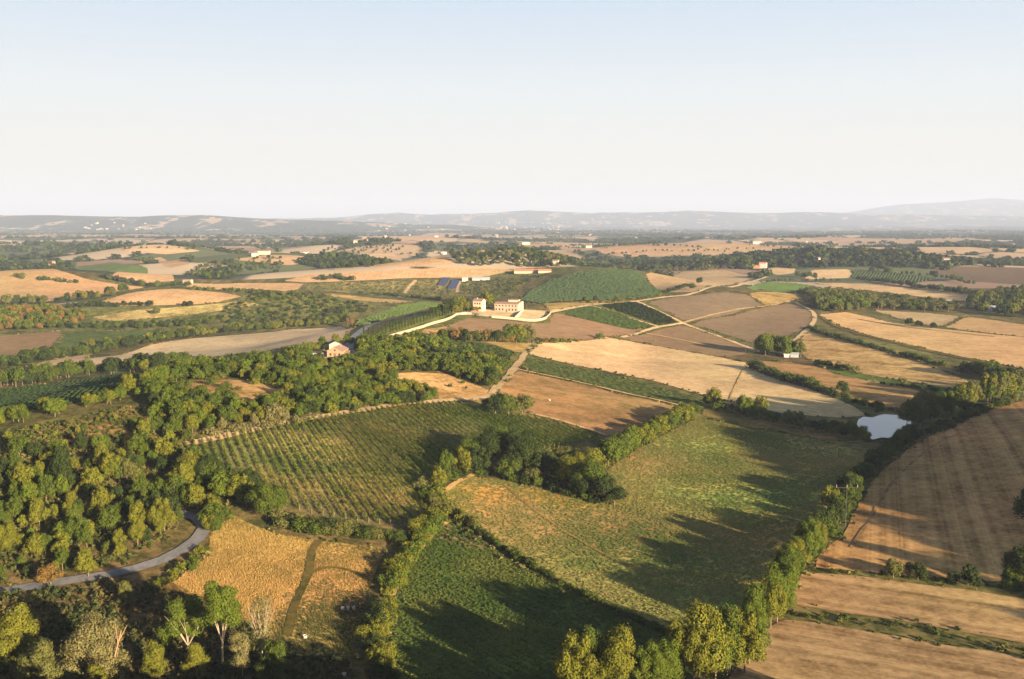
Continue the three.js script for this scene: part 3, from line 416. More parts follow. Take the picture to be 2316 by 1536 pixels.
shapeSet('olive', 3, (v, n, s) => leafCloud(roundLobes(470 + v, 7, 0.6, 0.42, 0.34, 0.2), n * 0.6, s * 1.1, 480 + v), (v) => trunkOf(490 + v, 0.25, 0.6, 0.2, 0.035));

const PALETTE = { green: [0.050, 0.071, 0.009], yellow: [0.102, 0.106, 0.012], dark: [0.025, 0.038, 0.009], olive: [0.088, 0.090, 0.024], rust: [0.13, 0.080, 0.022], fresh: [0.070, 0.096, 0.010], pale: [0.122, 0.110, 0.042] };
const HUE = { green: 'mid-green', yellow: 'yellow-green', dark: 'dark green', olive: 'olive', rust: 'rusty', fresh: 'fresh green', pale: 'pale' };
const leafMat = {}; for (const k in PALETTE) leafMat[k] = new THREE.MeshPhysicalMaterial({ specularIntensity: 0.25, name: k + ' leaves', color: rgb(...PALETTE[k]), vertexColors: true, roughness: 0.85, side: THREE.DoubleSide });
const leafAny = new THREE.MeshPhysicalMaterial({ specularIntensity: 0.25, name: 'leaves', color: rgb(1, 1, 1), vertexColors: true, roughness: 0.85, side: THREE.DoubleSide });
const bark = plainMat(0.16, 0.12, 0.085), paleBark = plainMat(0.30, 0.235, 0.165);

// every plant is noted first; the largest of each kind become things of their own, the rest one mass
const plants = [];
const plantKinds = { woodland_tree: ['broad', 'tree'], hedgerow_tree: ['broad', 'tree'], poplar_tree: ['tall', 'tree'], cypress_tree: ['cypress', 'tree'], shrub: ['shrub', 'bush'], olive_tree: ['olive', 'tree'] };
function plant(kind, x, d, h, w, palette, label, group, r) { plants.push({ kind, x, d, h, w, palette, label, group, turn: r() * 6.28, v: floor(r() * 100), jitter: [0.82 + 0.36 * r(), 0.9 + 0.2 * r()] }); }
const pickOf = (r, list) => list[floor(r() * list.length)];
let woodSeed = 1000, hue;
function wood(pts, gap, { kind = 'woodland_tree', h = [6, 10], wide = [0.75, 1.05], colours = ['green'], label, group, keepOut = [], thin = 0, world } = {}) {
  const poly = world ?? outline(pts), [x0, x1, d0, d1] = box(poly), r = rng(woodSeed++);
  for (let d = d0, row = 0; d < d1; d += gap * 0.87, row++) for (let x = x0 + (row & 1) * gap / 2; x < x1; x += gap) {
    const qx = x + (r() - 0.5) * gap * 0.8, qd = d + (r() - 0.5) * gap * 0.8, t = r(); if (!inside(poly, qx, qd) || t < thin || keepOut.some((k) => inside(k, qx, qd))) continue;
    const H = lerp(h[0], h[1], r() ** 1.2); const c = pickOf(r, colours), q = (H - h[0]) / (h[1] - h[0]), say = `${q < 0.3 ? 'small' : q < 0.65 ? 'middling' : 'tall'} ${HUE[c]} ${label}`; plant(kind, qx, qd, H, H * lerp(wide[0], wide[1], r()), c, say, group, r);
  }
}
function line(pts, gap, { kind = 'hedgerow_tree', h = [6, 10], wide = [0.8, 1.1], colours = ['green'], label, group, width = 3, rows = 1, nth } = {}) {
  const c = new THREE.CatmullRomCurve3(outline(pts).map(([x, d]) => new THREE.Vector3(x, 0, d)), false, 'centripetal'), n = max(1, round(c.getLength() / gap)), r = rng(woodSeed++);
  for (let i = 0; i <= n; i++) for (let k = 0; k < rows; k++) { if (!nth && n > 8 && noise(i * 0.23, woodSeed, 77) > 0.82) continue; const p = c.getPointAt(clamp((i + (r() - 0.5) * 0.6) / n, 0, 1)), H = lerp(h[0], h[1], r()) * (nth ? 1 : 1 + 0.3 * noise(i * 0.31 + 5, woodSeed, 78)); plant(kind, p.x + (r() - 0.5) * width * 2, p.z + (r() - 0.5) * width * 2, H, H * lerp(wide[0], wide[1], r()), nth ? pickOf(r, colours) : (hue = pickOf(r, colours)), nth ? nth(i + 1) : `${(H - h[0]) / (h[1] - h[0]) < 0.5 ? 'lower' : 'taller'} ${HUE[hue]} ${label}`, group, r); }
}
const one = (kind, px, py, h, w, palette, label) => { const [x, d] = ground(px, py); plant(kind, x, d, h, w, palette, label, undefined, rng(woodSeed++)); };

const clearA = outline([[345, 872], [430, 860], [520, 858], [600, 868], [665, 888], [640, 915], [540, 922], [440, 905]]), clearB = outline([[850, 849], [930, 842], [1010, 846], [1080, 872], [1120, 890], [1090, 908], [1000, 905], [930, 884]]);
const yard = outline([[700, 800], [738, 786], [800, 782], [815, 800], [805, 822], [735, 828], [705, 815]]), bare = outline([[-150, 1010], [0, 985], [150, 955], [290, 922], [335, 935], [420, 965], [330, 1000], [220, 1010], [120, 1030], [0, 1050], [-150, 1070]]);
const roadA = outline([[300, 1258], [375, 1228], [405, 1195], [398, 1160], [430, 1150], [475, 1158], [490, 1200], [460, 1245], [390, 1285], [300, 1310], [150, 1335], [-60, 1365], [-60, 1340], [140, 1305], [290, 1278]]);
// the wood on the spur round the farmhouse
wood([[330, 872], [420, 838], [520, 832], [610, 820], [690, 800], [720, 790], [760, 783], [850, 776], [960, 770], [1010, 788], [1060, 806], [1150, 832], [1108, 886], [1080, 897], [1000, 905], [900, 922], [800, 938], [700, 950], [640, 955], [560, 965], [480, 980], [400, 985], [330, 935], [300, 900]], 4.5, { h: [3.8, 8], wide: [0.7, 1.1], colours: ['green', 'green', 'yellow', 'fresh', 'dark', 'green', 'fresh'], label: 'broadleaf tree in the wood round the pink farmhouse', group: 'trees of the farmhouse wood', keepOut: [clearA, clearB, yard, fields.inner] });
wood([[345, 872], [430, 860], [520, 858], [600, 868], [665, 888], [640, 915], [540, 922], [440, 905]], 11, { kind: 'shrub', h: [1.8, 3.6], wide: [0.9, 1.2], thin: 0.45, colours: ['green', 'yellow', 'olive'], label: 'bush standing in the dry clearing of the wood', group: 'bushes of the upper clearing' });
wood([[850, 849], [930, 842], [1010, 846], [1080, 872], [1000, 900], [930, 884]], 12, { kind: 'shrub', h: [1.5, 3], thin: 0.6, colours: ['green', 'olive'], label: 'bush in the dry clearing below the farmhouse wood', group: 'bushes of the lower clearing' });
// shaded belt behind the spur
line([[-60, 880], [60, 868], [180, 850], [300, 840], [390, 832]], 6, { kind: 'woodland_tree', h: [7, 11], colours: ['dark', 'green'], rows: 3, width: 8, label: 'tree in the shaded belt above the shaded vineyard', group: 'trees of the shaded belt' });
one('woodland_tree', 326, 842, 9, 9, 'yellow', 'single sunlit yellow tree above the shaded belt');
// young trees on the reddish slope
wood([[-150, 1010], [0, 985], [150, 955], [290, 922], [335, 935], [420, 965], [330, 1000], [220, 1010], [120, 1030], [0, 1050], [-150, 1070]], 6.5, { h: [1.8, 4.5], thin: 0.4, colours: ['yellow', 'olive', 'rust', 'yellow', 'green'], label: 'young tree on the reddish bare slope', group: 'young trees of the reddish slope' });
line([[-40, 962], [60, 950], [160, 930], [250, 908], [300, 893]], 6, { kind: 'woodland_tree', h: [3.5, 6.5], colours: ['yellow', 'green', 'fresh'], rows: 2, width: 5, label: 'sunlit tree along the crest above the shaded vineyard', group: 'trees of the spur crest' });
// the wood between slope and road
wood([[-170, 1060], [0, 1040], [120, 1025], [220, 1005], [330, 990], [420, 960], [440, 1000], [420, 1040], [480, 1078], [540, 1105], [520, 1150], [480, 1180], [440, 1160], [400, 1150], [420, 1190], [400, 1240], [300, 1275], [140, 1306], [0, 1330], [-170, 1350]], 4.9, { h: [2.6, 9.2], wide: [0.65, 0.95], colours: ['green', 'yellow', 'green', 'fresh', 'yellow', 'dark', 'green'], label: 'leafy tree in the wood above the bending road', group: 'trees of the roadside wood', keepOut: [roadA], thin: 0.22 });
for (const [i, px] of [248, 268, 288, 302].entries()) one('poplar_tree', px, 1088 + i * 3, 9.5 - i * 0.6, 4, i > 1 ? 'olive' : 'yellow', ['first', 'second', 'third', 'fourth'][i] + ' of four slim upright trees standing in the roadside wood');
for (let i = 0; i < 9; i++) one(i % 3 === 1 ? 'poplar_tree' : 'shrub', 480 + i * 24, 985 - i * 3.4, i % 3 === 1 ? 6.5 : 3.6, i % 3 === 1 ? 2.4 : 4.2, 'pale', ordinal(i + 1) + ' pale bush or slim tree along the vineyard top track');
one('woodland_tree', 620, 960, 8.5, 9.5, 'pale', 'large silvery round tree above the vineyard corner'); one('shrub', 690, 952, 4, 8, 'pale', 'low silvery bush beside the silvery round tree');
// hedge between vineyard and golden field
line([[452, 1095], [500, 1110], [560, 1140], [600, 1165]], 5, { h: [6, 9], colours: ['green', 'dark', 'yellow'], rows: 2, width: 3, label: 'tree between roadside wood and vineyard corner', group: 'trees at the vineyard corner' });
one('hedgerow_tree', 430, 1080, 9, 10, 'yellow', 'broad sunlit tree at the lower vineyard corner beside the wood'); one('hedgerow_tree', 618, 1172, 12, 13, 'green', 'largest round oak between vineyard and golden field'); one('hedgerow_tree', 545, 1135, 9, 10, 'yellow', 'yellow oak just above the largest round oak');
line([[640, 1185], [720, 1205], [800, 1213], [890, 1222]], 2.6, { kind: 'shrub', h: [2.6, 4.6], wide: [0.9, 1.2], colours: ['green', 'dark', 'dark', 'olive'], rows: 3, width: 2, label: 'dense bush in the hedge below the near vineyard', group: 'bushes of the vineyard hedge' });
line([[488, 1182], [496, 1212], [500, 1195]], 4, { h: [5, 8], colours: ['yellow', 'green'], label: 'tree inside the golden field corner by the road bend', group: 'trees at the road bend' });
one('hedgerow_tree', 372, 1200, 10, 8.5, 'yellow', 'tall sunlit tree inside the road bend'); one('hedgerow_tree', 447, 1156, 9, 6, 'yellow', 'upright yellow tree at the top of the road bend'); one('hedgerow_tree', 200, 1307, 7, 6, 'yellow', 'small round tree standing on the road edge'); one('hedgerow_tree', 115, 1325, 6, 7, 'rust', 'low brownish tree beside the road');
line([[340, 1330], [390, 1310], [440, 1280], [455, 1258]], 2.6, { kind: 'shrub', h: [1.4, 2.6], colours: ['green', 'yellow'], rows: 2, width: 2, label: 'bush on the bank below the road bend', group: 'bushes below the road bend' });
// hedge beside the crop field
line([[1000, 1172], [965, 1205], [930, 1250], [900, 1300], [880, 1345]], 2.4, { kind: 'shrub', h: [2.6, 4.8], colours: ['green', 'fresh', 'yellow', 'green'], rows: 2, width: 1.8, label: 'leafy bush in the hedge beside the crop field', group: 'bushes of the crop field hedge' });
line([[865, 1385], [852, 1430], [850, 1480], [862, 1540]], 2.8, { kind: 'shrub', h: [2.4, 4.4], colours: ['green', 'yellow', 'dark'], rows: 2, width: 2, label: 'bush at the lower end of the crop field hedge', group: 'bushes of the lower crop field hedge' });
// ditch hedge between crop field and meadow
line([[955, 1105], [985, 1140], [1020, 1168], [1060, 1195]], 2.6, { kind: 'shrub', h: [2.4, 4.2], colours: ['green', 'yellow', 'olive'], rows: 2, width: 2, label: 'bush at the meeting of the hedges', group: 'bushes at the hedge junction' });
line([[1060, 1192], [1150, 1250], [1260, 1316], [1380, 1378], [1480, 1425], [1540, 1455]], 1.7, { kind: 'shrub', h: [1.3, 2.2], wide: [0.9, 1.3], colours: ['green', 'dark', 'green'], rows: 1, width: 0.5, label: 'clipped bush in the ditch hedge crossing the meadow edge', group: 'bushes of the ditch hedge' });
one('shrub', 1160, 1255, 3, 3.5, 'olive', 'single taller bush standing out of the ditch hedge');
// the dark tree group between vineyard and meadow
for (const [px, py, h, w, c] of [[1105, 1058, 15, 14, 'dark'], [1165, 1072, 17, 17, 'dark'], [1130, 1045, 15, 14, 'green'], [1200, 1078, 12, 12, 'green'], [1232, 1085, 11, 12, 'dark'], [1262, 1095, 11, 12, 'green'], [1300, 1112, 13, 13, 'yellow'], [1330, 1125, 14, 14, 'green'], [1362, 1138, 10, 11, 'dark'], [1285, 1070, 12, 15, 'olive'], [1320, 1090, 13, 13, 'yellow'], [1390, 1144, 7, 9, 'dark'], [1060, 1062, 12, 10, 'green'], [1190, 1055, 14, 14, 'green'], [1245, 1068, 10, 12, 'olive'], [1348, 1080, 11, 11, 'yellow'], [1085, 1075, 11, 10, 'dark'], [1150, 1085, 8, 10, 'green'], [1275, 1110, 8, 10, 'dark'], [1318, 1128, 8, 10, 'dark'], [1210, 1095, 6, 8, 'olive']])
  { const [x, d] = ground(px, py); plant('hedgerow_tree', x, d, h, w, c, `${c === 'dark' ? 'tall dark' : c === 'yellow' ? 'sunlit yellowish' : c === 'olive' ? 'pale olive' : 'mid-green'} tree in the group between vineyard and meadow`, `${c} trees between vineyard and meadow`, rng(woodSeed++)); }
line([[965, 1108], [990, 1092], [1020, 1078], [1055, 1062]], 5, { h: [6, 9], wide: [0.6, 0.8], colours: ['yellow', 'green'], label: 'upright tree above the pale verge of the hedge junction', group: 'upright trees at the hedge junction' });
line([[1370, 1052], [1420, 1022], [1480, 985], [1530, 960], [1570, 942]], 4.6, { h: [6, 10], wide: [0.95, 1.25], colours: ['yellow', 'green', 'fresh'], rows: 1, width: 1.5, nth: (i) => `${ordinal(i)} tree up the sunlit hedge climbing along the meadow`, group: 'trees of the sunlit meadow hedge' });
line([[1370, 1056], [1420, 1026], [1480, 989], [1530, 963], [1572, 945]], 2.6, { kind: 'shrub', h: [1.8, 3.2], colours: ['green', 'yellow', 'dark'], width: 1.2, label: 'bush at the foot of the sunlit meadow hedge', group: 'bushes of the sunlit meadow hedge' });
// clump above the vineyard
one('hedgerow_tree', 1120, 942, 11, 10, 'dark', 'dark poplar-like tree in the clump above the vineyard'); one('hedgerow_tree', 1150, 944, 12, 10, 'green', 'tallest tree in the clump above the vineyard'); one('hedgerow_tree', 1182, 943, 11, 11, 'olive', 'pale olive tree closing the clump above the vineyard'); one('hedgerow_tree', 1100, 935, 7, 7, 'dark', 'low dark tree beside the clump above the vineyard');
line([[970, 1112], [1010, 1092], [1060, 1072], [1100, 1075], [1160, 1088], [1230, 1100], [1300, 1124], [1350, 1138]], 2.6, { kind: 'shrub', h: [1.8, 3.6], colours: ['dark', 'green', 'dark'], width: 1.6, rows: 2, label: 'bush under the dark tree group of the meadow', group: 'bushes under the dark tree group' });
// pond and its hedges
line([[1598, 918], [1640, 932], [1720, 948], [1800, 966], [1880, 982], [1935, 992]], 4.2, { h: [4.5, 8], colours: ['green', 'dark', 'fresh'], rows: 2, width: 2.5, label: 'tree in the thick hedge leading to the pond', group: 'trees of the pond hedge' });
for (const [px, py, h, c] of [[1612, 922, 11, 'yellow'], [1690, 940, 11, 'fresh'], [1720, 944, 11, 'yellow'], [1960, 1000, 5, 'yellow'], [1925, 992, 8, 'green']]) one('hedgerow_tree', px, py, h, h * 0.9, c, `${c === 'yellow' ? 'tall sunlit' : 'tall fresh green'} tree near ${px < 1650 ? 'the head of the pond hedge' : px < 1700 ? 'the middle of the pond hedge' : px < 1800 ? 'the middle of the pond hedge, second of a pair' : px < 1940 ? 'the pond end of the hedge' : 'the near pond shore'}`);
line([[2066, 965], [2110, 945], [2170, 930], [2240, 908], [2330, 885]], 6, { h: [8, 15], wide: [0.6, 0.85], colours: ['yellow', 'green', 'olive', 'green'], rows: 2, width: 4, label: 'tree between the pond and the mown field', group: 'tall trees beyond the pond' });
line([[2064, 992], [2120, 975], [2200, 940], [2300, 905]], 4, { kind: 'shrub', h: [2.5, 5], colours: ['green', 'dark', 'olive'], rows: 2, width: 2.5, label: 'bush along the upper edge of the mown field', group: 'bushes above the mown field' });
line([[1962, 940], [2000, 932], [2050, 938]], 5, { kind: 'shrub', h: [1.5, 3], colours: ['dark', 'green', 'olive'], label: 'bush on the far shore of the pond', group: 'bushes behind the pond' });
line([[2060, 998], [2010, 1035], [1965, 1075], [1935, 1110], [1905, 1160], [1870, 1210], [1845, 1240]], 3.8, { h: [5, 9], wide: [0.65, 0.95], colours: ['dark', 'green', 'green'], rows: 2, width: 1.8, label: 'shaded tree in the hedge between meadow and mown field', group: 'shaded trees of the long hedge' });
line([[1940, 985], [1960, 998], [1985, 1002], [2015, 998], [2045, 984], [2064, 966]], 1.6, { kind: 'shrub', h: [0.7, 2.0], colours: ['olive', 'green', 'yellow'], width: 0.8, label: 'reedy bush on the near margin of the pond', group: 'reeds of the pond' });
one('hedgerow_tree', 1965, 1080, 6, 7.5, 'pale', 'silvery round bush-like tree in the long hedge'); one('hedgerow_tree', 1882, 1155, 9.5, 7, 'yellow', 'single bright yellow tree in the long hedge');
line([[1840, 1250], [1800, 1300], [1765, 1350], [1745, 1400], [1710, 1430]], 3.6, { h: [6, 11], wide: [0.55, 0.8], colours: ['fresh', 'yellow', 'green'], rows: 2, width: 1.6, label: 'sunlit tree in the lower part of the long hedge', group: 'sunlit trees of the long hedge' });
line([[1300, 1570], [1380, 1560], [1460, 1570], [1540, 1545], [1620, 1535], [1680, 1500]], 4.8, { h: [9, 14.5], wide: [0.55, 0.8], colours: ['yellow', 'fresh', 'green', 'yellow'], rows: 2, width: 3, label: 'leafy sunlit tree at the bottom edge beside the crop field', group: 'tall trees at the bottom edge' });
line([[1850, 1292], [2000, 1304], [2150, 1318], [2330, 1335]], 2.2, { kind: 'shrub', h: [0.7, 1.6], colours: ['dark', 'green'], width: 1.2, label: 'growth in the ditch above the first mown strip', group: 'low bushes of the upper ditch' });
line([[2035, 1312], [2060, 1310], [2085, 1312], [2110, 1314]], 4, { h: [5, 7], colours: ['dark', 'dark', 'olive'], label: 'tree in the ditch above the first mown strip', group: 'dark trees of the upper ditch' });
line([[2150, 1322], [2230, 1330], [2330, 1340]], 4, { h: [3, 6], colours: ['dark', 'green'], label: 'tree at the far end of the upper ditch', group: 'trees at the end of the upper ditch' });
one('hedgerow_tree', 2310, 1320, 12, 10, 'dark', 'dark tree at the frame edge beside the mown field'); one('hedgerow_tree', 2345, 1190, 16, 17, 'dark', 'large black-green tree cut off by the frame edge');
line([[1770, 1385], [1900, 1402], [2050, 1420], [2200, 1450], [2330, 1475]], 2.0, { kind: 'shrub', h: [0.5, 1.3], colours: ['green', 'dark', 'olive'], rows: 2, width: 2, label: 'growth in the ditch between the mown strips', group: 'low bushes of the lower ditch' });
// mid-field hedges
line([[980, 768], [1040, 772], [1090, 774], [1140, 776], [1200, 776]], 5, { h: [5, 9], colours: ['dark', 'green', 'olive', 'rust'], rows: 2, width: 3, label: 'tree in the clump below the pale ploughed field', group: 'trees below the ploughed field' });
for (const [px, h, c, w] of [[1055, 10, 'dark', 9], [1150, 14, 'green', 13], [1168, 14, 'yellow', 13], [1195, 14, 'olive', 13], [1120, 10, 'dark', 10]]) one('hedgerow_tree', px, 777, h, w, c, `${c === 'dark' ? 'dark' : c === 'yellow' ? 'yellow-green' : c === 'olive' ? 'pale olive' : 'tall green'} tree ${px < 1100 ? 'starting' : px < 1130 ? 'inside' : 'in the tall end of'} the clump below the ploughed field`);
line([[1210, 777], [1260, 775], [1310, 773]], 3, { kind: 'shrub', h: [2.5, 4], colours: ['green', 'olive', 'rust'], label: 'bush in the short hedge below the ploughed field', group: 'bushes below the ploughed field' });
one('shrub', 1357, 765, 5, 5, 'green', 'lone bush at the corner of the pale ploughed field');
line([[1725, 800], [1750, 802], [1775, 803], [1795, 806]], 5, { h: [10, 16], wide: [0.7, 0.95], colours: ['fresh', 'yellow', 'olive'], rows: 3, width: 6, label: 'leafy tree in the clump beside the small sheds', group: 'trees by the small sheds' });
line([[1848, 825], [1880, 832], [1935, 842]], 4, { h: [4, 7], colours: ['olive', 'green', 'dark'], rows: 2, width: 3, label: 'tree in the belt above the green strip', group: 'trees above the narrow green strip' });
line([[1705, 835], [1750, 852], [1800, 868], [1840, 880]], 3.2, { kind: 'shrub', h: [3.5, 6], colours: ['dark', 'green', 'dark'], rows: 2, width: 2.5, label: 'bush in the thick hedge below the bright straw field', group: 'dark bushes of the straw field hedge' });
line([[1840, 880], [1900, 898], [1960, 918], [2040, 938]], 3.5, { kind: 'shrub', h: [2, 4], colours: ['dark', 'green'], label: 'bush in the thin hedge running to the pond', group: 'bushes of the thin pond hedge' });
one('hedgerow_tree', 1905, 892, 8, 8, 'dark', 'dark tree standing out of the thin pond hedge');
line([[1830, 742], [1870, 758], [1950, 780], [2050, 806], [2150, 832], [2240, 852]], 3.6, { kind: 'shrub', h: [2.2, 4.2], colours: ['green', 'dark', 'green'], rows: 2, width: 2, label: 'bush in the long hedge between the tawny fields', group: 'bushes of the long tawny hedge' });
line([[2180, 845], [2250, 856], [2330, 870]], 5, { h: [6, 9], colours: ['dark', 'dark', 'green'], rows: 3, width: 6, label: 'tree in the thick end of the tawny hedge', group: 'dark trees of the tawny hedge' });
line([[1990, 868], [2080, 880], [2200, 893]], 3.6, { kind: 'shrub', h: [1.6, 3], colours: ['green', 'olive', 'dark'], label: 'bush along the narrow green strip', group: 'bushes of the narrow green strip' });
for (const [i, px] of [2055, 2080, 2112].entries()) one('hedgerow_tree', px, 737 + i * 3, 8 - i, 9 - i, 'dark', `${ordinal(i + 1)} of three round dark trees on the golden straw field`);
// orchard and wood on the right
wood([[1800, 662], [1850, 658], [1960, 668], [2100, 686], [2180, 694], [2150, 706], [2050, 704], [1970, 698], [1930, 702], [1860, 704], [1840, 690]], 8.5, { kind: 'olive_tree', h: [5, 9], wide: [0.9, 1.2], colours: ['olive', 'green', 'dark', 'olive'], label: 'tree in the orchard between the straw fields', group: 'trees of the right orchard' });
line([[1930, 633], [2000, 640], [2100, 655], [2200, 668], [2260, 676]], 7, { h: [6, 10], colours: ['dark', 'green', 'dark'], rows: 2, width: 6, label: 'tree in the belt above the thin straw strip', group: 'trees above the thin straw strip' });
line([[1970, 616], [2050, 622], [2130, 630], [2200, 645]], 12, { h: [6, 11], colours: ['dark', 'green'], rows: 1, width: 4, label: 'tree along the far vineyard path', group: 'trees of the far vineyard path' });
wood([[2200, 672], [2330, 655], [2600, 660], [2600, 735], [2330, 720], [2250, 716], [2190, 700]], 13, { h: [7, 13], colours: ['dark', 'green', 'dark', 'yellow'], label: 'tree round the sheds at the right edge', group: 'trees round the edge sheds' });
line([[1725, 640], [1790, 636], [1840, 638], [1900, 636]], 7, { h: [4, 7], colours: ['green', 'dark', 'olive'], width: 4, label: 'tree in the row above the bright green field', group: 'trees above the bright green field' });
for (const [px, py] of [[1805, 628], [1818, 630], [1830, 629], [1842, 632]]) one('hedgerow_tree', px, py, 12, 11, 'green', `tree ${px < 1810 ? 'starting' : px < 1825 ? 'second in' : px < 1835 ? 'third in' : 'ending'} the group beside the pale square field`);
wood([[1400, 612], [1480, 608], [1560, 606], [1690, 603], [1700, 608], [1600, 613], [1480, 616]], 12, { kind: 'olive_tree', h: [4, 6], wide: [0.9, 1.1], colours: ['olive', 'rust', 'green'], label: 'orchard tree behind the dark green dome', group: 'orchard trees behind the dome' });
line([[1500, 663], [1530, 655], [1552, 646]], 4, { kind: 'shrub', h: [2.5, 4], colours: ['dark'], rows: 2, label: 'bush in the short hedge at the grey stubble', group: 'bushes at the grey stubble' });
one('hedgerow_tree', 1583, 643, 10, 11, 'dark', 'lone round dark tree on the grey stubble slope'); one('hedgerow_tree', 1567, 655, 8, 10, 'green', 'lone wide tree on the pale track side of the stubble');
for (const px of [1322, 1347, 1395]) one('hedgerow_tree', px, 684, 7, 6, px === 1347 ? 'dark' : 'green', `${px === 1322 ? 'first' : px === 1347 ? 'second' : 'third'} of three small trees below the dark green dome`);
line([[1200, 688], [1300, 685], [1440, 678], [1510, 668]], 5, { kind: 'shrub', h: [1.5, 3.2], colours: ['green', 'olive', 'rust'], rows: 2, width: 3, label: 'bush along the foot of the dark green dome', group: 'bushes below the dome' });
wood([[1835, 690], [1880, 684], [1950, 690], [1965, 700], [1930, 708], [1860, 708]], 10, { kind: 'hedgerow_tree', h: [9, 14], colours: ['olive', 'fresh', 'green'], label: 'leafy tree at the near end of the right orchard', group: 'trees at the orchard end' });
// villa trees
for (const [px, py, h, w, c] of [[1010, 709, 12, 11, 'dark'], [1025, 707, 14, 12, 'green'], [1045, 706, 15, 12, 'yellow'], [1000, 711, 10, 10, 'green'], [1032, 710, 8, 8, 'yellow'], [1105, 697, 15, 14, 'yellow'], [1118, 697, 13, 12, 'green'], [1091, 697, 14, 11, 'dark'], [1075, 706, 5, 6, 'rust'], [1085, 704, 4, 5, 'green'], [980, 712, 7, 7, 'dark'], [990, 716, 6, 6, 'green']]) one('hedgerow_tree', px, py, h, w, c, `${{ dark: 'dark', green: 'green', yellow: 'yellow-green', rust: 'rusty' }[c]} ${h > 9 ? 'tall' : h > 6 ? 'middling' : 'low'} garden tree ${px < 985 ? 'at the avenue end' : px < 995 ? 'under the avenue end' : px < 1005 ? 'west in the villa garden' : px < 1015 ? 'in the villa garden shade' : px < 1028 ? 'in the middle of the villa garden' : px < 1040 ? 'in front of the villa garden' : px < 1060 ? 'beside the white villa' : px < 1080 ? 'before the white villa' : px < 1088 ? 'at the white villa corner' : px < 1100 ? 'behind the white villa' : px < 1110 ? 'between the two villa buildings' : 'behind the long villa building'}`);
for (const [i, [px, py, h]] of [[1055, 705, 11], [1060, 706, 12], [1064, 705, 10], [1010, 713, 10], [1007, 716, 10], [1175, 690, 8], [1187, 700, 7]].entries()) one('cypress_tree', px, py, h, h, 'dark', `${ordinal(i + 1)} of seven dark cypresses close round the villa`);
// the avenue: a single file of cypresses
{ const a = outline([[824, 771], [870, 758], [930, 738], [985, 720], [1022, 709]]), c = new THREE.CatmullRomCurve3(a.map(([x, d]) => new THREE.Vector3(x, 0, d))), r = rng(77);
  for (let i = 0; i < 27; i++) { const p = c.getPointAt(i / 26), h = 7.6 + 1.9 * r(); plant('cypress_tree', p.x + (r() - 0.5) * 0.6, p.z + (r() - 0.5) * 0.6, h, h * (0.68 + 0.14 * r()), 'dark', `${ordinal(i + 1)} cypress from the road in the avenue along the villa wall`, 'cypresses of the villa avenue', r); }
  line([[840, 764], [900, 744], [960, 724], [1015, 707]], 3.4, { kind: 'shrub', h: [0.7, 1.3], colours: ['yellow', 'yellow', 'olive'], rows: 2, width: 1.6, label: 'bush between the avenue cypresses', group: 'bushes of the cypress avenue' }); }
one('poplar_tree', 797, 738, 9, 4.5, 'rust', 'rusty upright tree at the road corner'); one('poplar_tree', 786, 735, 8, 3, 'rust', 'slim rusty tree beside the road corner');
// valley on the left
line([[-60, 838], [60, 822], [130, 808], [250, 790], [330, 778]], 5.5, { kind: 'woodland_tree', h: [6, 9], colours: ['dark', 'green', 'dark'], rows: 3, width: 7, label: 'tree in the valley belt above the small hay field', group: 'trees of the valley belt' });
line([[330, 776], [430, 762], [520, 752], [640, 742], [780, 731]], 5.5, { kind: 'woodland_tree', h: [5, 8.5], colours: ['dark', 'green', 'yellow', 'dark'], rows: 3, width: 6, label: 'tree in the valley belt above the pale hay field', group: 'trees above the pale hay field' });
for (const [i, [px, py]] of [[205, 785], [245, 781], [270, 778], [380, 768], [455, 757], [520, 752], [560, 748], [625, 744]].entries()) one('woodland_tree', px, py, 8, 8, 'yellow', `${ordinal(i + 1)} yellow tree standing sunlit out of the valley belt`);
line([[150, 742], [260, 742], [400, 738], [480, 728], [560, 722]], 6, { kind: 'woodland_tree', h: [5, 8], colours: ['dark', 'green'], rows: 3, width: 8, label: 'tree in the upper valley belt', group: 'trees of the upper valley belt' });
wood([[480, 722], [500, 700], [560, 678], [620, 664], [680, 662], [760, 678], [830, 690], [850, 700], [800, 712], [700, 722], [600, 738], [520, 738]], 8, { kind: 'shrub', h: [2.4, 5], wide: [0.9, 1.3], thin: 0.2, colours: ['dark', 'green', 'olive', 'dark'], label: 'scrub bush on the rounded hill below the orchard', group: 'scrub of the rounded hill' });
wood([[-150, 712], [0, 706], [110, 702], [160, 712], [200, 722], [170, 738], [60, 748], [-150, 760]], 7.5, { h: [7, 11], colours: ['green', 'yellow', 'green', 'rust'], label: 'tree in the sunlit wood beyond the brown field', group: 'trees of the far left wood' });
line([[-80, 700], [0, 692], [70, 688], [180, 680], [250, 672]], 11, { kind: 'woodland_tree', h: [8, 14], colours: ['green', 'yellow', 'olive', 'dark'], rows: 2, width: 12, label: 'tree along the far grey road', group: 'trees of the far grey road' });
line([[150, 698], [230, 694], [345, 692]], 6, { kind: 'woodland_tree', h: [6, 8], colours: ['dark'], rows: 2, width: 4, label: 'tree in the straight plantation below the straw dome', group: 'trees of the straight plantation' });
line([[240, 668], [265, 663], [285, 660]], 9, { kind: 'woodland_tree', h: [7, 10], colours: ['dark', 'green'], label: 'tree at the edge of the straw dome', group: 'trees at the straw dome' });
line([[40, 627], [75, 632], [110, 634], [165, 640]], 6, { kind: 'shrub', h: [4, 8], colours: ['green', 'olive', 'dark'], rows: 2, width: 5, label: 'bush in the hedge crossing the tawny slope', group: 'bushes on the tawny slope' });
line([[210, 625], [250, 632], [300, 640], [340, 648], [420, 645]], 8, { kind: 'shrub', h: [4, 8], colours: ['dark', 'green'], rows: 2, width: 4, label: 'bush in the hedge behind the straw dome', group: 'bushes behind the straw dome' });
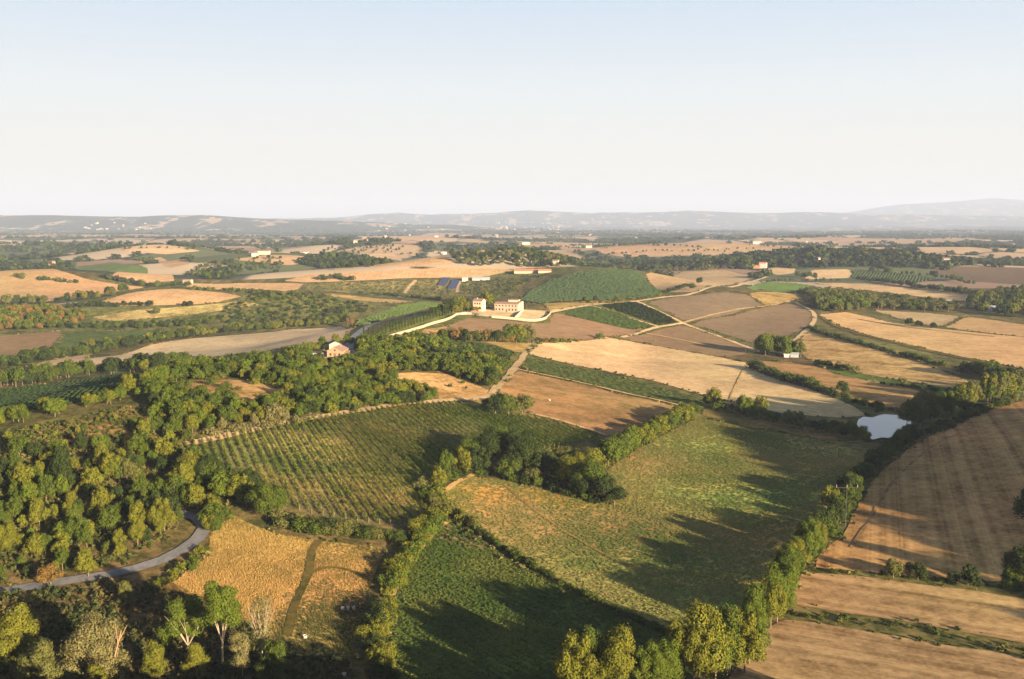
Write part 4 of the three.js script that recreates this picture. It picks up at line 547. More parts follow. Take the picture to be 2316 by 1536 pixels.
one('woodland_tree', 424, 694, 7, 14, 'dark', 'wide dark bush below the straw dome'); one('woodland_tree', 355, 712, 8, 10, 'olive', 'olive tree on the yellow-green slope');
line([[430, 655], [500, 658], [560, 662], [630, 668]], 7, { kind: 'shrub', h: [3, 6], colours: ['green', 'dark', 'olive'], rows: 2, width: 4, label: 'bush in the hedge below the pink stubble band', group: 'bushes below the pink band' });
wood([[420, 622], [440, 605], [520, 598], [620, 592], [650, 598], [640, 608], [540, 618], [520, 632], [460, 636]], 14, { h: [6, 9], colours: ['dark', 'green', 'olive'], label: 'tree of the wooded knoll beyond the pink band', group: 'trees of the wooded knoll' });
wood([[712, 600], [740, 588], [820, 588], [880, 596], [850, 606], [760, 611]], 13, { h: [8, 12], colours: ['dark', 'dark', 'green'], label: 'tree in the oval wood above the straw band', group: 'trees of the oval wood' });
line([[725, 634], [745, 630], [770, 632], [790, 634]], 7, { kind: 'shrub', h: [5, 8], colours: ['dark', 'green'], rows: 2, width: 5, label: 'bush in the spindle-shaped copse', group: 'bushes of the spindle copse' });
line([[815, 664], [850, 666], [900, 670], [960, 676], [1020, 682]], 6, { kind: 'shrub', h: [3, 6.5], colours: ['green', 'dark', 'olive'], rows: 2, width: 5, label: 'bush in the hedge below the young orchards', group: 'bushes below the orchards' });
wood([[702, 654], [712, 643], [930, 639], [908, 668], [830, 663]], 9, { kind: 'olive_tree', h: [2.2, 3.2], wide: [1, 1.3], colours: ['green', 'olive'], label: 'young tree in the orchard above the rounded hill', group: 'trees of the wide young orchard' });
wood([[940, 640], [990, 636], [992, 650], [1030, 660], [1030, 668], [925, 669]], 9, { kind: 'olive_tree', h: [2.2, 3.2], wide: [1, 1.3], colours: ['green', 'olive', 'dark'], label: 'young tree in the orchard beside the solar panels', group: 'trees of the solar orchard' });
wood([[1045, 640], [1120, 634], [1250, 618], [1200, 640], [1140, 674], [1045, 666]], 9, { kind: 'olive_tree', h: [2.6, 4], wide: [1, 1.3], colours: ['green', 'olive', 'dark'], label: 'orchard tree between solar panels and green dome', group: 'trees of the orchard by the dome' });
wood([[1025, 590], [1050, 578], [1110, 570], [1180, 572], [1250, 582], [1320, 592], [1380, 600], [1280, 606], [1150, 604], [1040, 602]], 13, { h: [7, 13], colours: ['dark', 'green', 'dark', 'olive'], label: 'tree on the wooded hill behind the straw band', group: 'trees of the wooded hill' });
wood([[1390, 598], [1480, 590], [1640, 588], [1800, 588], [1800, 598], [1700, 602], [1500, 604]], 21, { thin: 0.2, h: [8, 13], colours: ['dark', 'green', 'dark'], label: 'tree in the long belt beyond the orchard', group: 'trees of the long far belt' });
wood([[1645, 606], [1650, 598], [1690, 598], [1695, 606]], 9, { kind: 'poplar_tree', h: [14, 20], wide: [0.9, 1.1], colours: ['dark', 'green'], label: 'upright tree beside the white house', group: 'tall trees by the white house' });
wood([[1780, 606], [1830, 590], [1900, 574], [2000, 576], [2100, 585], [2200, 592], [2330, 590], [2600, 590], [2600, 606], [2330, 603], [2150, 602], [2000, 606], [1900, 604]], 24, { thin: 0.2, h: [8, 14], colours: ['dark', 'green', 'dark'], label: 'tree of the wooded rise on the right', group: 'trees of the right rise' });
for (const px of [1922, 1950, 1963]) one('cypress_tree', px, 570, 17, 17, 'rust', `${px === 1922 ? 'lone' : px === 1950 ? 'first paired' : 'second paired'} tall narrow tree on the skyline of the right rise`);

// woods and hedges further out on the plain
wood([[700, 574], [750, 556], [850, 549], [915, 557], [900, 571], [790, 579]], 20, { h: [6, 10], thin: 0.2, colours: ['dark', 'dark', 'green'], label: 'tree on the dark wooded hill left of the plain houses', group: 'trees of the dark far hill' });
wood([[1180, 548], [1240, 536], [1300, 538], [1330, 545], [1250, 550]], 26, { h: [7, 11], colours: ['dark', 'dark', 'green'], label: 'tree of the dark far copse beyond the pink rise', group: 'trees of the dark far copse' });
wood([[1290, 558], [1390, 543], [1480, 545], [1500, 553], [1400, 560]], 26, { h: [7, 11], thin: 0.2, colours: ['dark', 'green'], label: 'tree of the long far copse before the straw hill', group: 'trees of the long far copse' });
for (const pts of [[[1370, 578], [1460, 570], [1580, 568], [1700, 564]], [[1480, 556], [1560, 560], [1640, 571]], [[280, 566], [350, 562], [440, 566]], [[520, 594], [600, 588], [680, 592]], [[900, 578], [980, 572], [1030, 577]], [[1700, 556], [1790, 562], [1850, 566]], [[1190, 566], [1270, 560], [1370, 562]]]) line(pts, 17, { kind: 'woodland_tree', h: [5, 9], colours: ['dark', 'green'], rows: 1, width: 8, label: 'tree in a thin hedge on the far stubble', group: 'trees of the far stubble hedges' });

// ---------------------------------------------------------------- plants that shade the picture from outside it
const outsideR = rng(4711);
const outsideWood = (n, x0, x1, d0, d1, h0, h1) => { for (let i = 0; i < n; i++) { const x = lerp(x0, x1, outsideR()), d = lerp(d0, d1, outsideR()), h = lerp(h0, h1, outsideR()); plants.push({ kind: 'outside', x, d, h, w: h * 0.9, palette: outsideR() < 0.5 ? 'dark' : 'green', turn: outsideR() * 6, v: i, jitter: [1, 1] }); } };
outsideWood(260, 205, 300, 60, 360, 9, 13);
outsideWood(46, -10, 95, 118, 168, 12, 15);
outsideWood(60, -100, 10, 132, 158, 16, 19); outsideWood(20, -130, -80, 150, 172, 9, 12);
console.log('plants noted', plants.length);
// ---------------------------------------------------------------- place the plants
{
  const by = {}; for (const p of plants) { const s = shown(p.x, gridHeight(p.x, p.d) + p.h / 2, p.d); p.size = s && s[0] > -40 && s[0] < 2356 && s[1] < 1600 ? p.h / s[2] : 0; (by[p.kind] ??= []).push(p); }
  const protos = {}, rest = [];
  for (const kind in plantKinds) {
    const list = (by[kind] ?? []).sort((a, b) => b.size - a.size), [shape, category] = plantKinds[kind];
    list.forEach((p, i) => {
      if (i >= 300 || p.size <= 0) { rest.push([shape, p]); return; }
      const set = SHAPES[shape], v = p.v % set.length, lod = lodOf(p.size), key = [shape, v, lod, p.palette].join();
      if (!protos[key]) {
        const withTrunk = kind !== 'shrub';
        const g = withTrunk ? new THREE.Group() : new THREE.Mesh(set[v].crown[lod], leafMat[p.palette]); g.castShadow = g.receiveShadow = true;
        if (withTrunk) { mesh('trunk', set[v].trunk, bark, g); mesh('crown', set[v].crown[lod], leafMat[p.palette], g); }
        protos[key] = g;
      }
      const o = protos[key].clone(); o.name = numbered(kind); o.position.set(p.x, gridHeight(p.x, p.d), -p.d); o.rotation.y = p.turn; o.scale.set(p.w, p.h, p.w);
      if (shape === 'cypress' || shape === 'tall') o.scale.set(shape === 'tall' ? p.w * 2 : p.w, p.h, shape === 'tall' ? p.w * 2 : p.w);
      tag(o, p.label, category, p.group); scene.add(o);
    });
  }
  for (const p of by.outside) rest.push(['broad', p]);
  const mass = new THREE.Group(); mass.name = 'woodland'; tag(mass, 'mass of smaller trees and bushes filling woods and hedges', 'woodland', null, 'stuff'); scene.add(mass);
  const lots = {}; for (const [shape, p] of rest) { const v = p.v % SHAPES[shape].length, lod = p.kind === 'outside' ? 3 : lodOf(p.size); (lots[[shape, v, lod].join()] ??= []).push(p); }
  const M = new THREE.Matrix4(), Q = new THREE.Quaternion(), UPV = new THREE.Vector3(0, 1, 0), C = new THREE.Color();
  for (const key in lots) {
    const [shape, v, lod] = key.split(','), list = lots[key], im = new THREE.InstancedMesh(SHAPES[shape][v].crown[lod], leafAny, list.length); im.name = 'foliage'; im.userData.kind = 'stuff'; im.castShadow = im.receiveShadow = true;
    list.forEach((p, i) => { const wx = shape === 'tall' ? p.w * 2 : p.w; M.compose(new THREE.Vector3(p.x, gridHeight(p.x, p.d), -p.d), Q.setFromAxisAngle(UPV, p.turn), new THREE.Vector3(wx, p.h, wx)); im.setMatrixAt(i, M); const c = PALETTE[p.palette]; im.setColorAt(i, C.setRGB(c[0] * p.jitter[0], c[1] * p.jitter[0] * p.jitter[1], c[2] * p.jitter[0])); });
    mass.add(im);
    if (shape !== 'shrub' && lod < 2) { const tm = new THREE.InstancedMesh(SHAPES[shape][v].trunk, bark, list.length); tm.name = 'trunk'; tm.userData.kind = 'stuff'; tm.castShadow = true; list.forEach((p, i) => { const wx = shape === 'tall' ? p.w * 2 : p.w; M.compose(new THREE.Vector3(p.x, gridHeight(p.x, p.d), -p.d), Q.setFromAxisAngle(UPV, p.turn), new THREE.Vector3(wx, p.h, wx)); tm.setMatrixAt(i, M); }); mass.add(tm); }
  }
  // woods and hedges of the far country
  const clump = [0, 1, 2].map((v) => leafCloud(roundLobes(600 + v, 6, 0.45, 0.75, 0.5, 0.34), 70, 0.42, 610 + v)), spots = [[], [], []], r = rng(991), cols = ['dark', 'dark', 'dark', 'green'];
  for (let d = 1650; d < 9500; d += max(14, d * 0.0085)) for (let x = -0.56 * d; x < 0.56 * d; x += max(14, d * 0.0085)) {
    const st = max(14, d * 0.0085), qx = x + (r() - 0.5) * st * 2, qd = d + (r() - 0.5) * st * 2.4, t = r(), [kind, edge, s] = patch(qx, qd), hedge = edge < 12 && (s * 7 % 1) < 0.62, lone = t < 0.006, thick = fbm(qx / 240, qd / 200, 371, 3) > 0.27;
    if (!(kind === 'wood' ? t < 0.75 : hedge ? t < 0.7 : thick ? t < 0.6 : lone)) continue;
    if (farFields.some((f) => qx > f.b[0] && qx < f.b[1] && qd > f.b[2] && qd < f.b[3] && inside(f.p, qx, qd)) && r() > 0.03) continue;
    spots[floor(r() * 3)].push([qx, qd, 6 + 7 * r(), cols[floor(r() * 4)]]);
  }
  const far = new THREE.Group(); far.name = 'far_woodland'; tag(far, 'far-off woods and hedges across the hazy plain', 'woodland', null, 'stuff'); scene.add(far);
  spots.forEach((list, v) => { const im = new THREE.InstancedMesh(clump[v], leafAny, list.length); im.name = 'foliage'; im.userData.kind = 'stuff'; im.castShadow = im.receiveShadow = true; list.forEach(([x, d, h, c], i) => { const w = h * 1.25; M.compose(new THREE.Vector3(x, height(x, d) - 0.5, -d), Q.setFromAxisAngle(UPV, x), new THREE.Vector3(w, h, w)); im.setMatrixAt(i, M); im.setColorAt(i, C.setRGB(...PALETTE[c].map((v) => v * 0.8))); }); far.add(im); });
  console.log('placed; rest', rest.length, 'far', spots.map((s) => s.length).join());
}

// ---------------------------------------------------------------- vines
function rowsAcross(poly, turn, gap) { // straight rows clipped to an outline: [[x0, d0, x1, d1], ...] ordered across
  const ux = -sin(turn), ud = cos(turn), vx = cos(turn), vd = sin(turn), t = poly.map(([x, d]) => x * vx + d * vd), out = [];
  for (let s = Math.ceil(min(...t) / gap) * gap; s < max(...t); s += gap) {
    const cut = []; for (let i = 0, j = poly.length - 1; i < poly.length; j = i++) { const a = t[j] - s, b = t[i] - s; if ((a < 0) !== (b < 0)) { const k = a / (a - b), x = lerp(poly[j][0], poly[i][0], k), d = lerp(poly[j][1], poly[i][1], k); cut.push(x * ux + d * ud); } }
    cut.sort((a, b) => a - b); for (let k = 0; k + 1 < cut.length; k += 2) if (cut[k + 1] - cut[k] > 6) out.push([s * vx + (cut[k] + 0.8) * ux, s * vd + (cut[k] + 0.8) * ud, s * vx + (cut[k + 1] - 0.8) * ux, s * vd + (cut[k + 1] - 0.8) * ud]);
  }
  return out;
}
{
  const vineMat = new THREE.MeshPhysicalMaterial({ specularIntensity: 0.25, name: 'vine leaves', color: rgb(0.145, 0.180, 0.018), vertexColors: true, roughness: 0.8, side: THREE.DoubleSide });
  const turn = turnOf([560, 1120], [500, 1000]), rows = rowsAcross(fields.vineyard, Math.atan2(-0.415 * -1, 0.91), 2.9), r = rng(55), wood_ = plainMat(0.25, 0.2, 0.15), post = new THREE.CylinderGeometry(0.05, 0.06, 1.9, 5); post.translate(0, 0.95, 0);
  let n = 0;
  rows.sort((a, b) => a[0] + a[2] - b[0] - b[2]);
  for (const [x0, d0, x1, d1] of rows) {
    const L = hypot(x1 - x0, d1 - d0), pos = [], nor = [], col = [], idx = [], ax = (x1 - x0) / L, ad = (d1 - d0) / L; n++;
    const v = new THREE.Vector3(), u = new THREE.Vector3(), w = new THREE.Vector3();
    for (let s = 0; s < L; s += 0.055) {
      const x = x0 + ax * s, d = d0 + ad * s, vig = 0.82 + 0.45 * noise(x / 16, d / 16, 701) + 0.3 * noise(s / 1.6, n * 3.7, 702); if (r() > vig) continue;
      const side = (r() - 0.5) * 0.6, qx = x - ad * side, qd = d + ax * side, y = gridHeight(qx, qd) + 0.45 + 1.5 * r() * (0.7 + 0.3 * vig), S = 0.27 * (0.7 + 0.7 * r());
      v.set(-ad * Math.sign(side) + (r() - 0.5) * 1.2, 0.35 + (r() - 0.3), -ax * Math.sign(side) + (r() - 0.5) * 1.2).normalize(); u.set(r() - 0.5, r() - 0.5, r() - 0.5).cross(v).normalize(); w.crossVectors(v, u);
      const o = pos.length / 3; for (const [p, q] of [[S, 0], [0, S * 0.8], [-S, 0], [0, -S * 0.8]]) { pos.push(qx + u.x * p + w.x * q, y + u.y * p + w.y * q, -qd + u.z * p + w.z * q); nor.push(v.x, v.y, v.z); }
      const t = 0.8 + 0.4 * r(), yel = 0.25 * noise(x / 20, d / 20, 703) + 0.2 * (r() - 0.5); for (let c = 0; c < 4; c++) col.push(t * (1 + yel), t * (1 + 0.2 * yel), t); idx.push(o, o + 1, o + 2, o, o + 2, o + 3);
    }
    if (!idx.length) continue;
    const g = new THREE.BufferGeometry(); g.setAttribute('position', new THREE.Float32BufferAttribute(pos, 3)); g.setAttribute('normal', new THREE.Float32BufferAttribute(nor, 3)); g.setAttribute('color', new THREE.Float32BufferAttribute(col, 3)); g.setIndex(idx);
    const t = thing('vine_row', `${ordinal(n)} vine row across the near vineyard, counted from the roadside wood`, 'vine', 'vine rows of the near vineyard'); mesh('foliage', g, vineMat, t);  // each one is a whole row of vines in one mesh
    for (const k of [0, 1]) { const p = mesh('end_post', post, wood_, t), x = k ? x1 : x0, d = k ? d1 : d0; p.position.set(x, gridHeight(x, d), -d); }
  }
  // vineyards too far to tell the rows apart at a glance: low bushy ridges, one mass for each vineyard
  const far = (poly, angle, gap, h, w, label, c) => {
    const pos = [], idx = [], col = [], rr = rng(floor(poly[0][0] * 7) + 91);
    for (const [x0, d0, x1, d1] of rowsAcross(poly, angle, gap)) {
      const L = hypot(x1 - x0, d1 - d0), k = max(2, floor(L / 2.2)), nx = -(d1 - d0) / L, nd = (x1 - x0) / L; let o = pos.length / 3;
      for (let i = 0; i <= k; i++) { const x = lerp(x0, x1, i / k), d = lerp(d0, d1, i / k), y = gridHeight(x, d), H = h * (0.55 + 0.6 * rr()), W = w * (0.6 + 0.7 * rr()), t = 0.75 + 0.5 * rr(), off = (rr() - 0.5) * 0.4;
        for (const [s, e] of [[-1, 0], [-0.8, 0.65], [0.1, 1], [0.9, 0.6], [1, 0]]) { pos.push(x + nx * W * s + nx * off, y + H * e, -(d + nd * W * s + nd * off)); const q = t * (0.85 + 0.3 * rr()); col.push(q, q, q); }
        if (i) for (let m = 0; m < 4; m++) { const a = o + (i - 1) * 5 + m, b = a + 5; idx.push(a, b, a + 1, b, b + 1, a + 1); } }
    }
    const g = new THREE.BufferGeometry(); g.setAttribute('position', new THREE.Float32BufferAttribute(pos, 3)); g.setAttribute('color', new THREE.Float32BufferAttribute(col, 3)); g.setIndex(idx); const ng = g.toNonIndexed(); ng.computeVertexNormals();
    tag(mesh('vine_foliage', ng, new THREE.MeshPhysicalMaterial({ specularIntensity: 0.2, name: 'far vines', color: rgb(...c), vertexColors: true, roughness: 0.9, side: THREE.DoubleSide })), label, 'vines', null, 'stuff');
  };
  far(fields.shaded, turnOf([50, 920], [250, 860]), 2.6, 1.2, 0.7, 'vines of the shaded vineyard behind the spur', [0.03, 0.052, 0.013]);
  far(fields.avenue, turnOf([820, 730], [960, 690]), 2.8, 1.6, 0.6, 'vines on the slope behind the cypress avenue', [0.055, 0.085, 0.02]);
  far(fields.inner, turnOf([1010, 775], [1120, 812]), 2.6, 1.6, 0.55, 'vines of the small vineyard by the dirt path', [0.06, 0.08, 0.02]);
  far(fields.vineA, turnOf([1300, 712], [1440, 742]), 2.8, 1.6, 0.65, 'vines of the wedge beside the villa track', [0.05, 0.075, 0.02]);
  far(fields.vineB, turnOf([1400, 695], [1500, 730]), 2.8, 1.6, 0.65, 'vines of the wedge under the crossing tracks', [0.06, 0.08, 0.02]);
  far(fields.vineC, turnOf([1960, 614], [1945, 632]), 5, 2, 1.0, 'vines of the far vineyard by the pale square field', [0.055, 0.08, 0.025]);
  far(fields.dome, turnOf([1250, 670], [1420, 625]), 3.2, 1.6, 0.8, 'vines on the dark green dome', [0.032, 0.052, 0.02]);
  far(fields.strip, turnOf([1250, 830], [1500, 890]), 2.2, 0.8, 0.5, 'low plants of the long green crop strip', [0.08, 0.10, 0.028]);
}

// ---------------------------------------------------------------- weeds, crops and grass as real tufts
{
  const blades = (n, lean, seed, wide) => { const r = rng(seed), pos = [], col = [], idx = []; for (let i = 0; i < n; i++) { const a = r() * 6.28, l = lean * (0.4 + r()), h = 0.6 + 0.4 * r(), w = wide * (0.7 + 0.6 * r()), bx = (r() - 0.5) * 0.5, bz = (r() - 0.5) * 0.5, o = pos.length / 3, t = 0.8 + 0.4 * r(); pos.push(bx - sin(a) * w, 0, bz + cos(a) * w, bx + sin(a) * w, 0, bz - cos(a) * w, bx + cos(a) * l + sin(a) * w * 0.6, h, bz + sin(a) * l - cos(a) * w * 0.6, bx + cos(a) * l - sin(a) * w * 0.6, h * 0.9, bz + sin(a) * l + cos(a) * w * 0.6); for (let c = 0; c < 4; c++) col.push(t, t, t); idx.push(o, o + 1, o + 2, o, o + 2, o + 3); } const g = new THREE.BufferGeometry(); g.setAttribute('position', new THREE.Float32BufferAttribute(pos, 3)); g.setAttribute('color', new THREE.Float32BufferAttribute(col, 3)); g.setIndex(idx); const ng = g.toNonIndexed(); ng.computeVertexNormals(); return ng; };
  const grassGeo = blades(9, 0.35, 5, 0.14), weedGeo = leafCloud(roundLobes(31, 4, 0.5, 0.5, 0.5, 0.3), 26, 0.5, 32), tuftMat = new THREE.MeshPhysicalMaterial({ specularIntensity: 0.2, name: 'tufts', color: rgb(1, 1, 1), vertexColors: true, roughness: 0.9, side: THREE.DoubleSide });
  const M = new THREE.Matrix4(), Q = new THREE.Quaternion(), UPV = new THREE.Vector3(0, 1, 0), C = new THREE.Color();
  const tufts = (name, label, category, geo, poly, gap, h, w, chance, colourOf, seed, keepOut = []) => {
    const [x0, x1, d0, d1] = box(poly), r = rng(seed), list = [];
    for (let d = d0; d < d1; d += gap) for (let x = x0; x < x1; x += gap) { const qx = x + (r() - 0.5) * gap * 1.2, qd = d + (r() - 0.5) * gap * 1.2, t = r(); if (t < chance(qx, qd) && inside(poly, qx, qd) && !keepOut.some((k) => inside(k, qx, qd))) list.push([qx, qd, lerp(h[0], h[1], r()), lerp(w[0], w[1], r()), r()]); }
    const im = new THREE.InstancedMesh(geo, tuftMat, list.length); im.name = numbered(name); im.castShadow = im.receiveShadow = true;
    list.forEach(([x, d, H, W, t], i) => { M.compose(new THREE.Vector3(x, gridHeight(x, d) + 0.05, -d), Q.setFromAxisAngle(UPV, t * 6.28), new THREE.Vector3(W, H, W)); im.setMatrixAt(i, M); im.setColorAt(i, C.setRGB(...colourOf(x, d, t))); });
    tag(im, label, category, null, 'stuff'); scene.add(im); return list.length;
  };
  const green = ground(760, 1392);
  let n = 0;
  n += tufts('weeds', 'weeds and dry stalks growing over the wide meadow', 'weeds', weedGeo, fields.meadow, 0.62, [0.08, 0.3], [0.45, 1.1], (x, d) => 0.55 + 0.5 * fbm(x / 18, d / 18, 801, 3), (x, d, t) => { const k = clamp(0.40 + 1.1 * fbm(x / 40, d / 40, 811, 3) + 0.4 * (t - 0.5), 0, 1); return mix3([0.120, 0.148, 0.036], [0.31, 0.235, 0.080], k); }, 61);
  const cropDir = turnOf([950, 1290], [1350, 1500]);
  n += tufts('crop_foliage', 'leafy crop plants covering the shaded green field', 'crop', weedGeo, fields.crop, 0.58, [0.15, 0.42], [0.4, 0.9], (x, d) => 0.62 + 0.7 * fbm(x / 16, d / 16, 821, 3) + 0.25 * sin((x * cos(cropDir) + d * sin(cropDir)) * 2 * PI / 2.4), (x, d, t) => { const k = clamp(0.3 + 0.8 * fbm(x / 20, d / 20, 831, 3) + 0.4 * (t - 0.5), 0, 1); return mix3([0.048, 0.080, 0.015], [0.145, 0.150, 0.034], k); }, 62);
  n += tufts('dry_grass', 'tall golden grass of the field beside the road', 'grass', grassGeo, fields.golden, 0.38, [0.12, 0.45], [0.35, 0.85], (x, d) => 0.7 + 0.6 * fbm(x / 9, d / 9, 841, 3), (x, d, t) => { const k = clamp(0.6 + 1.3 * fbm(x / 16, d / 16, 851, 3) + 0.4 * (t - 0.5) - 0.9 * (hypot(x - green[0], (d - green[1]) / 1.4) < 13 + 5 * noise(x / 6, d / 6, 853) ? 1 : 0), 0, 1); return mix3([0.085, 0.088, 0.026], [0.36, 0.24, 0.078], k); }, 63, goldenTracks);
  n += tufts('undergrowth', 'scrubby undergrowth on the slope and under the roadside wood', 'undergrowth', weedGeo, outline([[-150, 1010], [0, 985], [150, 955], [290, 922], [335, 935], [420, 965], [440, 1000], [430, 1050], [540, 1105], [520, 1150], [480, 1185], [400, 1250], [300, 1280], [140, 1308], [0, 1333], [-150, 1350]]), 1.3, [0.4, 1.3], [0.7, 1.6], (x, d) => 0.55 + 0.6 * fbm(x / 12, d / 12, 861, 3), (x, d, t) => { const k = clamp(0.4 + 0.8 * fbm(x / 16, d / 16, 871, 3) + 0.6 * (t - 0.5), 0, 1); return mix3([0.040, 0.056, 0.013], [0.13, 0.105, 0.032], k); }, 64, [roadA]);
  n += tufts('undergrowth', 'rough growth on the low ground at the bottom edge', 'undergrowth', weedGeo, outline([[-150, 1360], [0, 1348], [300, 1315], [360, 1340], [440, 1348], [600, 1445], [650, 1485], [790, 1500], [805, 1600], [-150, 1640]]), 1.15, [0.4, 1.5], [0.7, 1.7], (x, d) => 0.6 + 0.6 * fbm(x / 12, d / 12, 881, 3), (x, d, t) => { const k = clamp(0.35 + 0.8 * fbm(x / 14, d / 14, 891, 3) + 0.6 * (t - 0.5), 0, 1); return mix3([0.032, 0.044, 0.013], [0.11, 0.082, 0.028], k); }, 65);
  { // ragged grass and weeds along the field edges
    const r = rng(71), list = [];
    for (const poly of edges) for (let i = 0; i < poly.length; i++) { const a = poly[i], b = poly[(i + 1) % poly.length], L = hypot(b[0] - a[0], b[1] - a[1]); for (let s = r(); s < L; s += 0.8 + 0.5 * r()) { const x = lerp(a[0], b[0], s / L) + (r() + r() - 1) * 2.0, d = lerp(a[1], b[1], s / L) + (r() + r() - 1) * 2.0, q = shown(x, 0, d); if (!q || q[0] < -20 || q[0] > 2340 || q[1] > 1560) continue; const w = 0.5 + 0.7 * noise(x / 13, d / 13, 901); if (r() > w) continue; const H = 0.2 + 0.75 * r() ** 3 * (0.6 + w); list.push([x, d, H, H * (1 + 0.8 * r()) + 0.25, clamp(0.5 + 0.9 * noise(x / 17, d / 17, 905) + 0.5 * (r() - 0.5), 0, 1), r()]); } }
    const im = new THREE.InstancedMesh(weedGeo, tuftMat, list.length); im.name = 'verge_weeds'; im.castShadow = im.receiveShadow = true;
    list.forEach(([x, d, H, W, k, t], i) => { M.compose(new THREE.Vector3(x, gridHeight(x, d) + 0.03, -d), Q.setFromAxisAngle(UPV, t * 6.28), new THREE.Vector3(W, H, W)); im.setMatrixAt(i, M); im.setColorAt(i, C.setRGB(...mix3([0.052, 0.068, 0.016], [0.17, 0.135, 0.048], k))); });
    tag(im, 'ragged grass and weeds along the field edges', 'grass', null, 'stuff'); scene.add(im); n += list.length;
  }
  console.log('tufts', n);
}
// ---------------------------------------------------------------- trees of the low foreground, each with its own shape
{
  const tree = (px, py, h, label, { lobes, leaves, size, palette, limbs, barkMat = bark, spread = 0.55, name = 'foreground_tree' }) => {
    const [x, d] = ground(px, py), t = thing(name, label, 'tree'); t.position.set(x, gridHeight(x, d), -d); t.scale.setScalar(h);
    mesh('trunk', mergeGeometries(limbs.map((l) => limb(...l))), barkMat, t);
    mesh('crown', leafCloud(lobes, floor(leaves * 1.9), size * 0.72, floor(px * 3 + py), { spread }), leafMat[palette], t); return t;
  };
  const heap = (seed, n, w, y0, y1, k) => { const r = rng(seed), out = []; for (let i = 0; i < n; i++) { const a = i * 2.4 + r(), t = (i + 0.5) / n, q = w * sqrt(r()) * (1 - 0.55 * t); out.push([cos(a) * q, lerp(y0, y1, t), sin(a) * q, k * (0.7 + 0.6 * r()), k * (0.6 + 0.5 * r())]); } return out; };
  const fan = (seed, n, fork, top, w, thick) => { const r = rng(seed), out = [[[0, -0.04, 0], [0.015, fork, 0.01], thick, thick * 0.75, 8]]; for (let i = 0; i < n; i++) { const a = i * 2.4 + r() * 0.6, m = [cos(a) * w * 0.45, lerp(fork, top, 0.42 + 0.15 * r()), sin(a) * w * 0.45], e = [cos(a + 0.2) * w * (0.6 + 0.4 * r()), lerp(fork, top, 0.8 + 0.2 * r()), sin(a + 0.2) * w * (0.6 + 0.4 * r())]; out.push([[0.015, fork * (0.85 + 0.15 * r()), 0.01], m, thick * 0.55, thick * 0.33, 6], [m, e, thick * 0.33, thick * 0.1, 5]); const e2 = [m[0] * 1.5 + 0.04 * (r() - 0.5), m[1] + (top - fork) * 0.3 * r() + 0.05, m[2] * 1.5 + 0.04 * (r() - 0.5)]; out.push([m, e2, thick * 0.25, thick * 0.08, 5]); } return out; };
  const willow = tree(222, 1545, 14, 'big grey-olive willow with billowing lobes at the bottom edge', { lobes: heap(11, 26, 0.52, 0.16, 0.9, 0.16), leaves: 9000, size: 0.03, palette: 'pale', limbs: fan(12, 6, 0.2, 0.8, 0.4, 0.03) });
  mesh('dead_branch', mergeGeometries([limb([0.3, 0.45, 0.1], [0.42, 0.85, 0.12], 0.012, 0.006), limb([0.37, 0.68, 0.11], [0.5, 0.92, 0.1], 0.008, 0.003), limb([0.36, 0.62, 0.11], [0.36, 0.95, 0.16], 0.007, 0.003)]), plainMat(0.3, 0.17, 0.10), willow);
  tree(38, 1530, 14, 'tall olive-yellow tree cut by the bottom corner', { lobes: heap(21, 16, 0.3, 0.2, 0.95, 0.14), leaves: 7000, size: 0.03, palette: 'yellow', limbs: fan(22, 5, 0.25, 0.8, 0.25, 0.024) });
  tree(92, 1585, 12, 'dusky tree whose crown rises from the bottom edge by the corner', { lobes: heap(31, 14, 0.36, 0.2, 0.9, 0.15), leaves: 6000, size: 0.032, palette: 'olive', limbs: fan(32, 5, 0.25, 0.8, 0.3, 0.025) });
  tree(222, 1590, 8, 'pointed yellow crown in front of the grey willow', { lobes: heap(41, 10, 0.25, 0.2, 0.9, 0.14), leaves: 5000, size: 0.04, palette: 'yellow', limbs: fan(42, 4, 0.25, 0.8, 0.2, 0.025) });
  tree(425, 1478, 12.5, 'spreading green tree with bare branches showing underneath', { lobes: [...heap(51, 16, 0.42, 0.38, 0.92, 0.13), [-0.38, 0.4, 0.05, 0.14, 0.11], [-0.3, 0.28, 0.1, 0.11, 0.08]], leaves: 5200, size: 0.03, palette: 'fresh', limbs: fan(52, 8, 0.16, 0.85, 0.42, 0.02), barkMat: paleBark });
  tree(503, 1508, 18, 'tall tree with pale forked trunk and leafy top', { lobes: heap(61, 15, 0.22, 0.62, 0.97, 0.10), leaves: 5600, size: 0.022, palette: 'fresh', limbs: fan(62, 7, 0.34, 0.9, 0.2, 0.016), barkMat: paleBark });
  tree(592, 1508, 15.5, 'thin pale tree with wispy upright twigs', { lobes: heap(71, 14, 0.17, 0.35, 0.97, 0.10), leaves: 1500, size: 0.022, palette: 'pale', limbs: [...fan(72, 11, 0.28, 1.0, 0.18, 0.012), ...fan(73, 9, 0.3, 0.95, 0.24, 0.008)], barkMat: paleBark });
  tree(548, 1530, 9.5, 'low pale tree beside the wispy tree', { lobes: heap(81, 10, 0.25, 0.3, 0.92, 0.14), leaves: 2600, size: 0.034, palette: 'pale', limbs: fan(82, 7, 0.2, 0.9, 0.25, 0.014), barkMat: paleBark });
  tree(352, 1532, 7.5, 'small round yellow-green tree in the dark hollow', { lobes: heap(91, 10, 0.3, 0.15, 0.9, 0.18), leaves: 3600, size: 0.04, palette: 'yellow', limbs: fan(92, 4, 0.2, 0.8, 0.25, 0.03) });
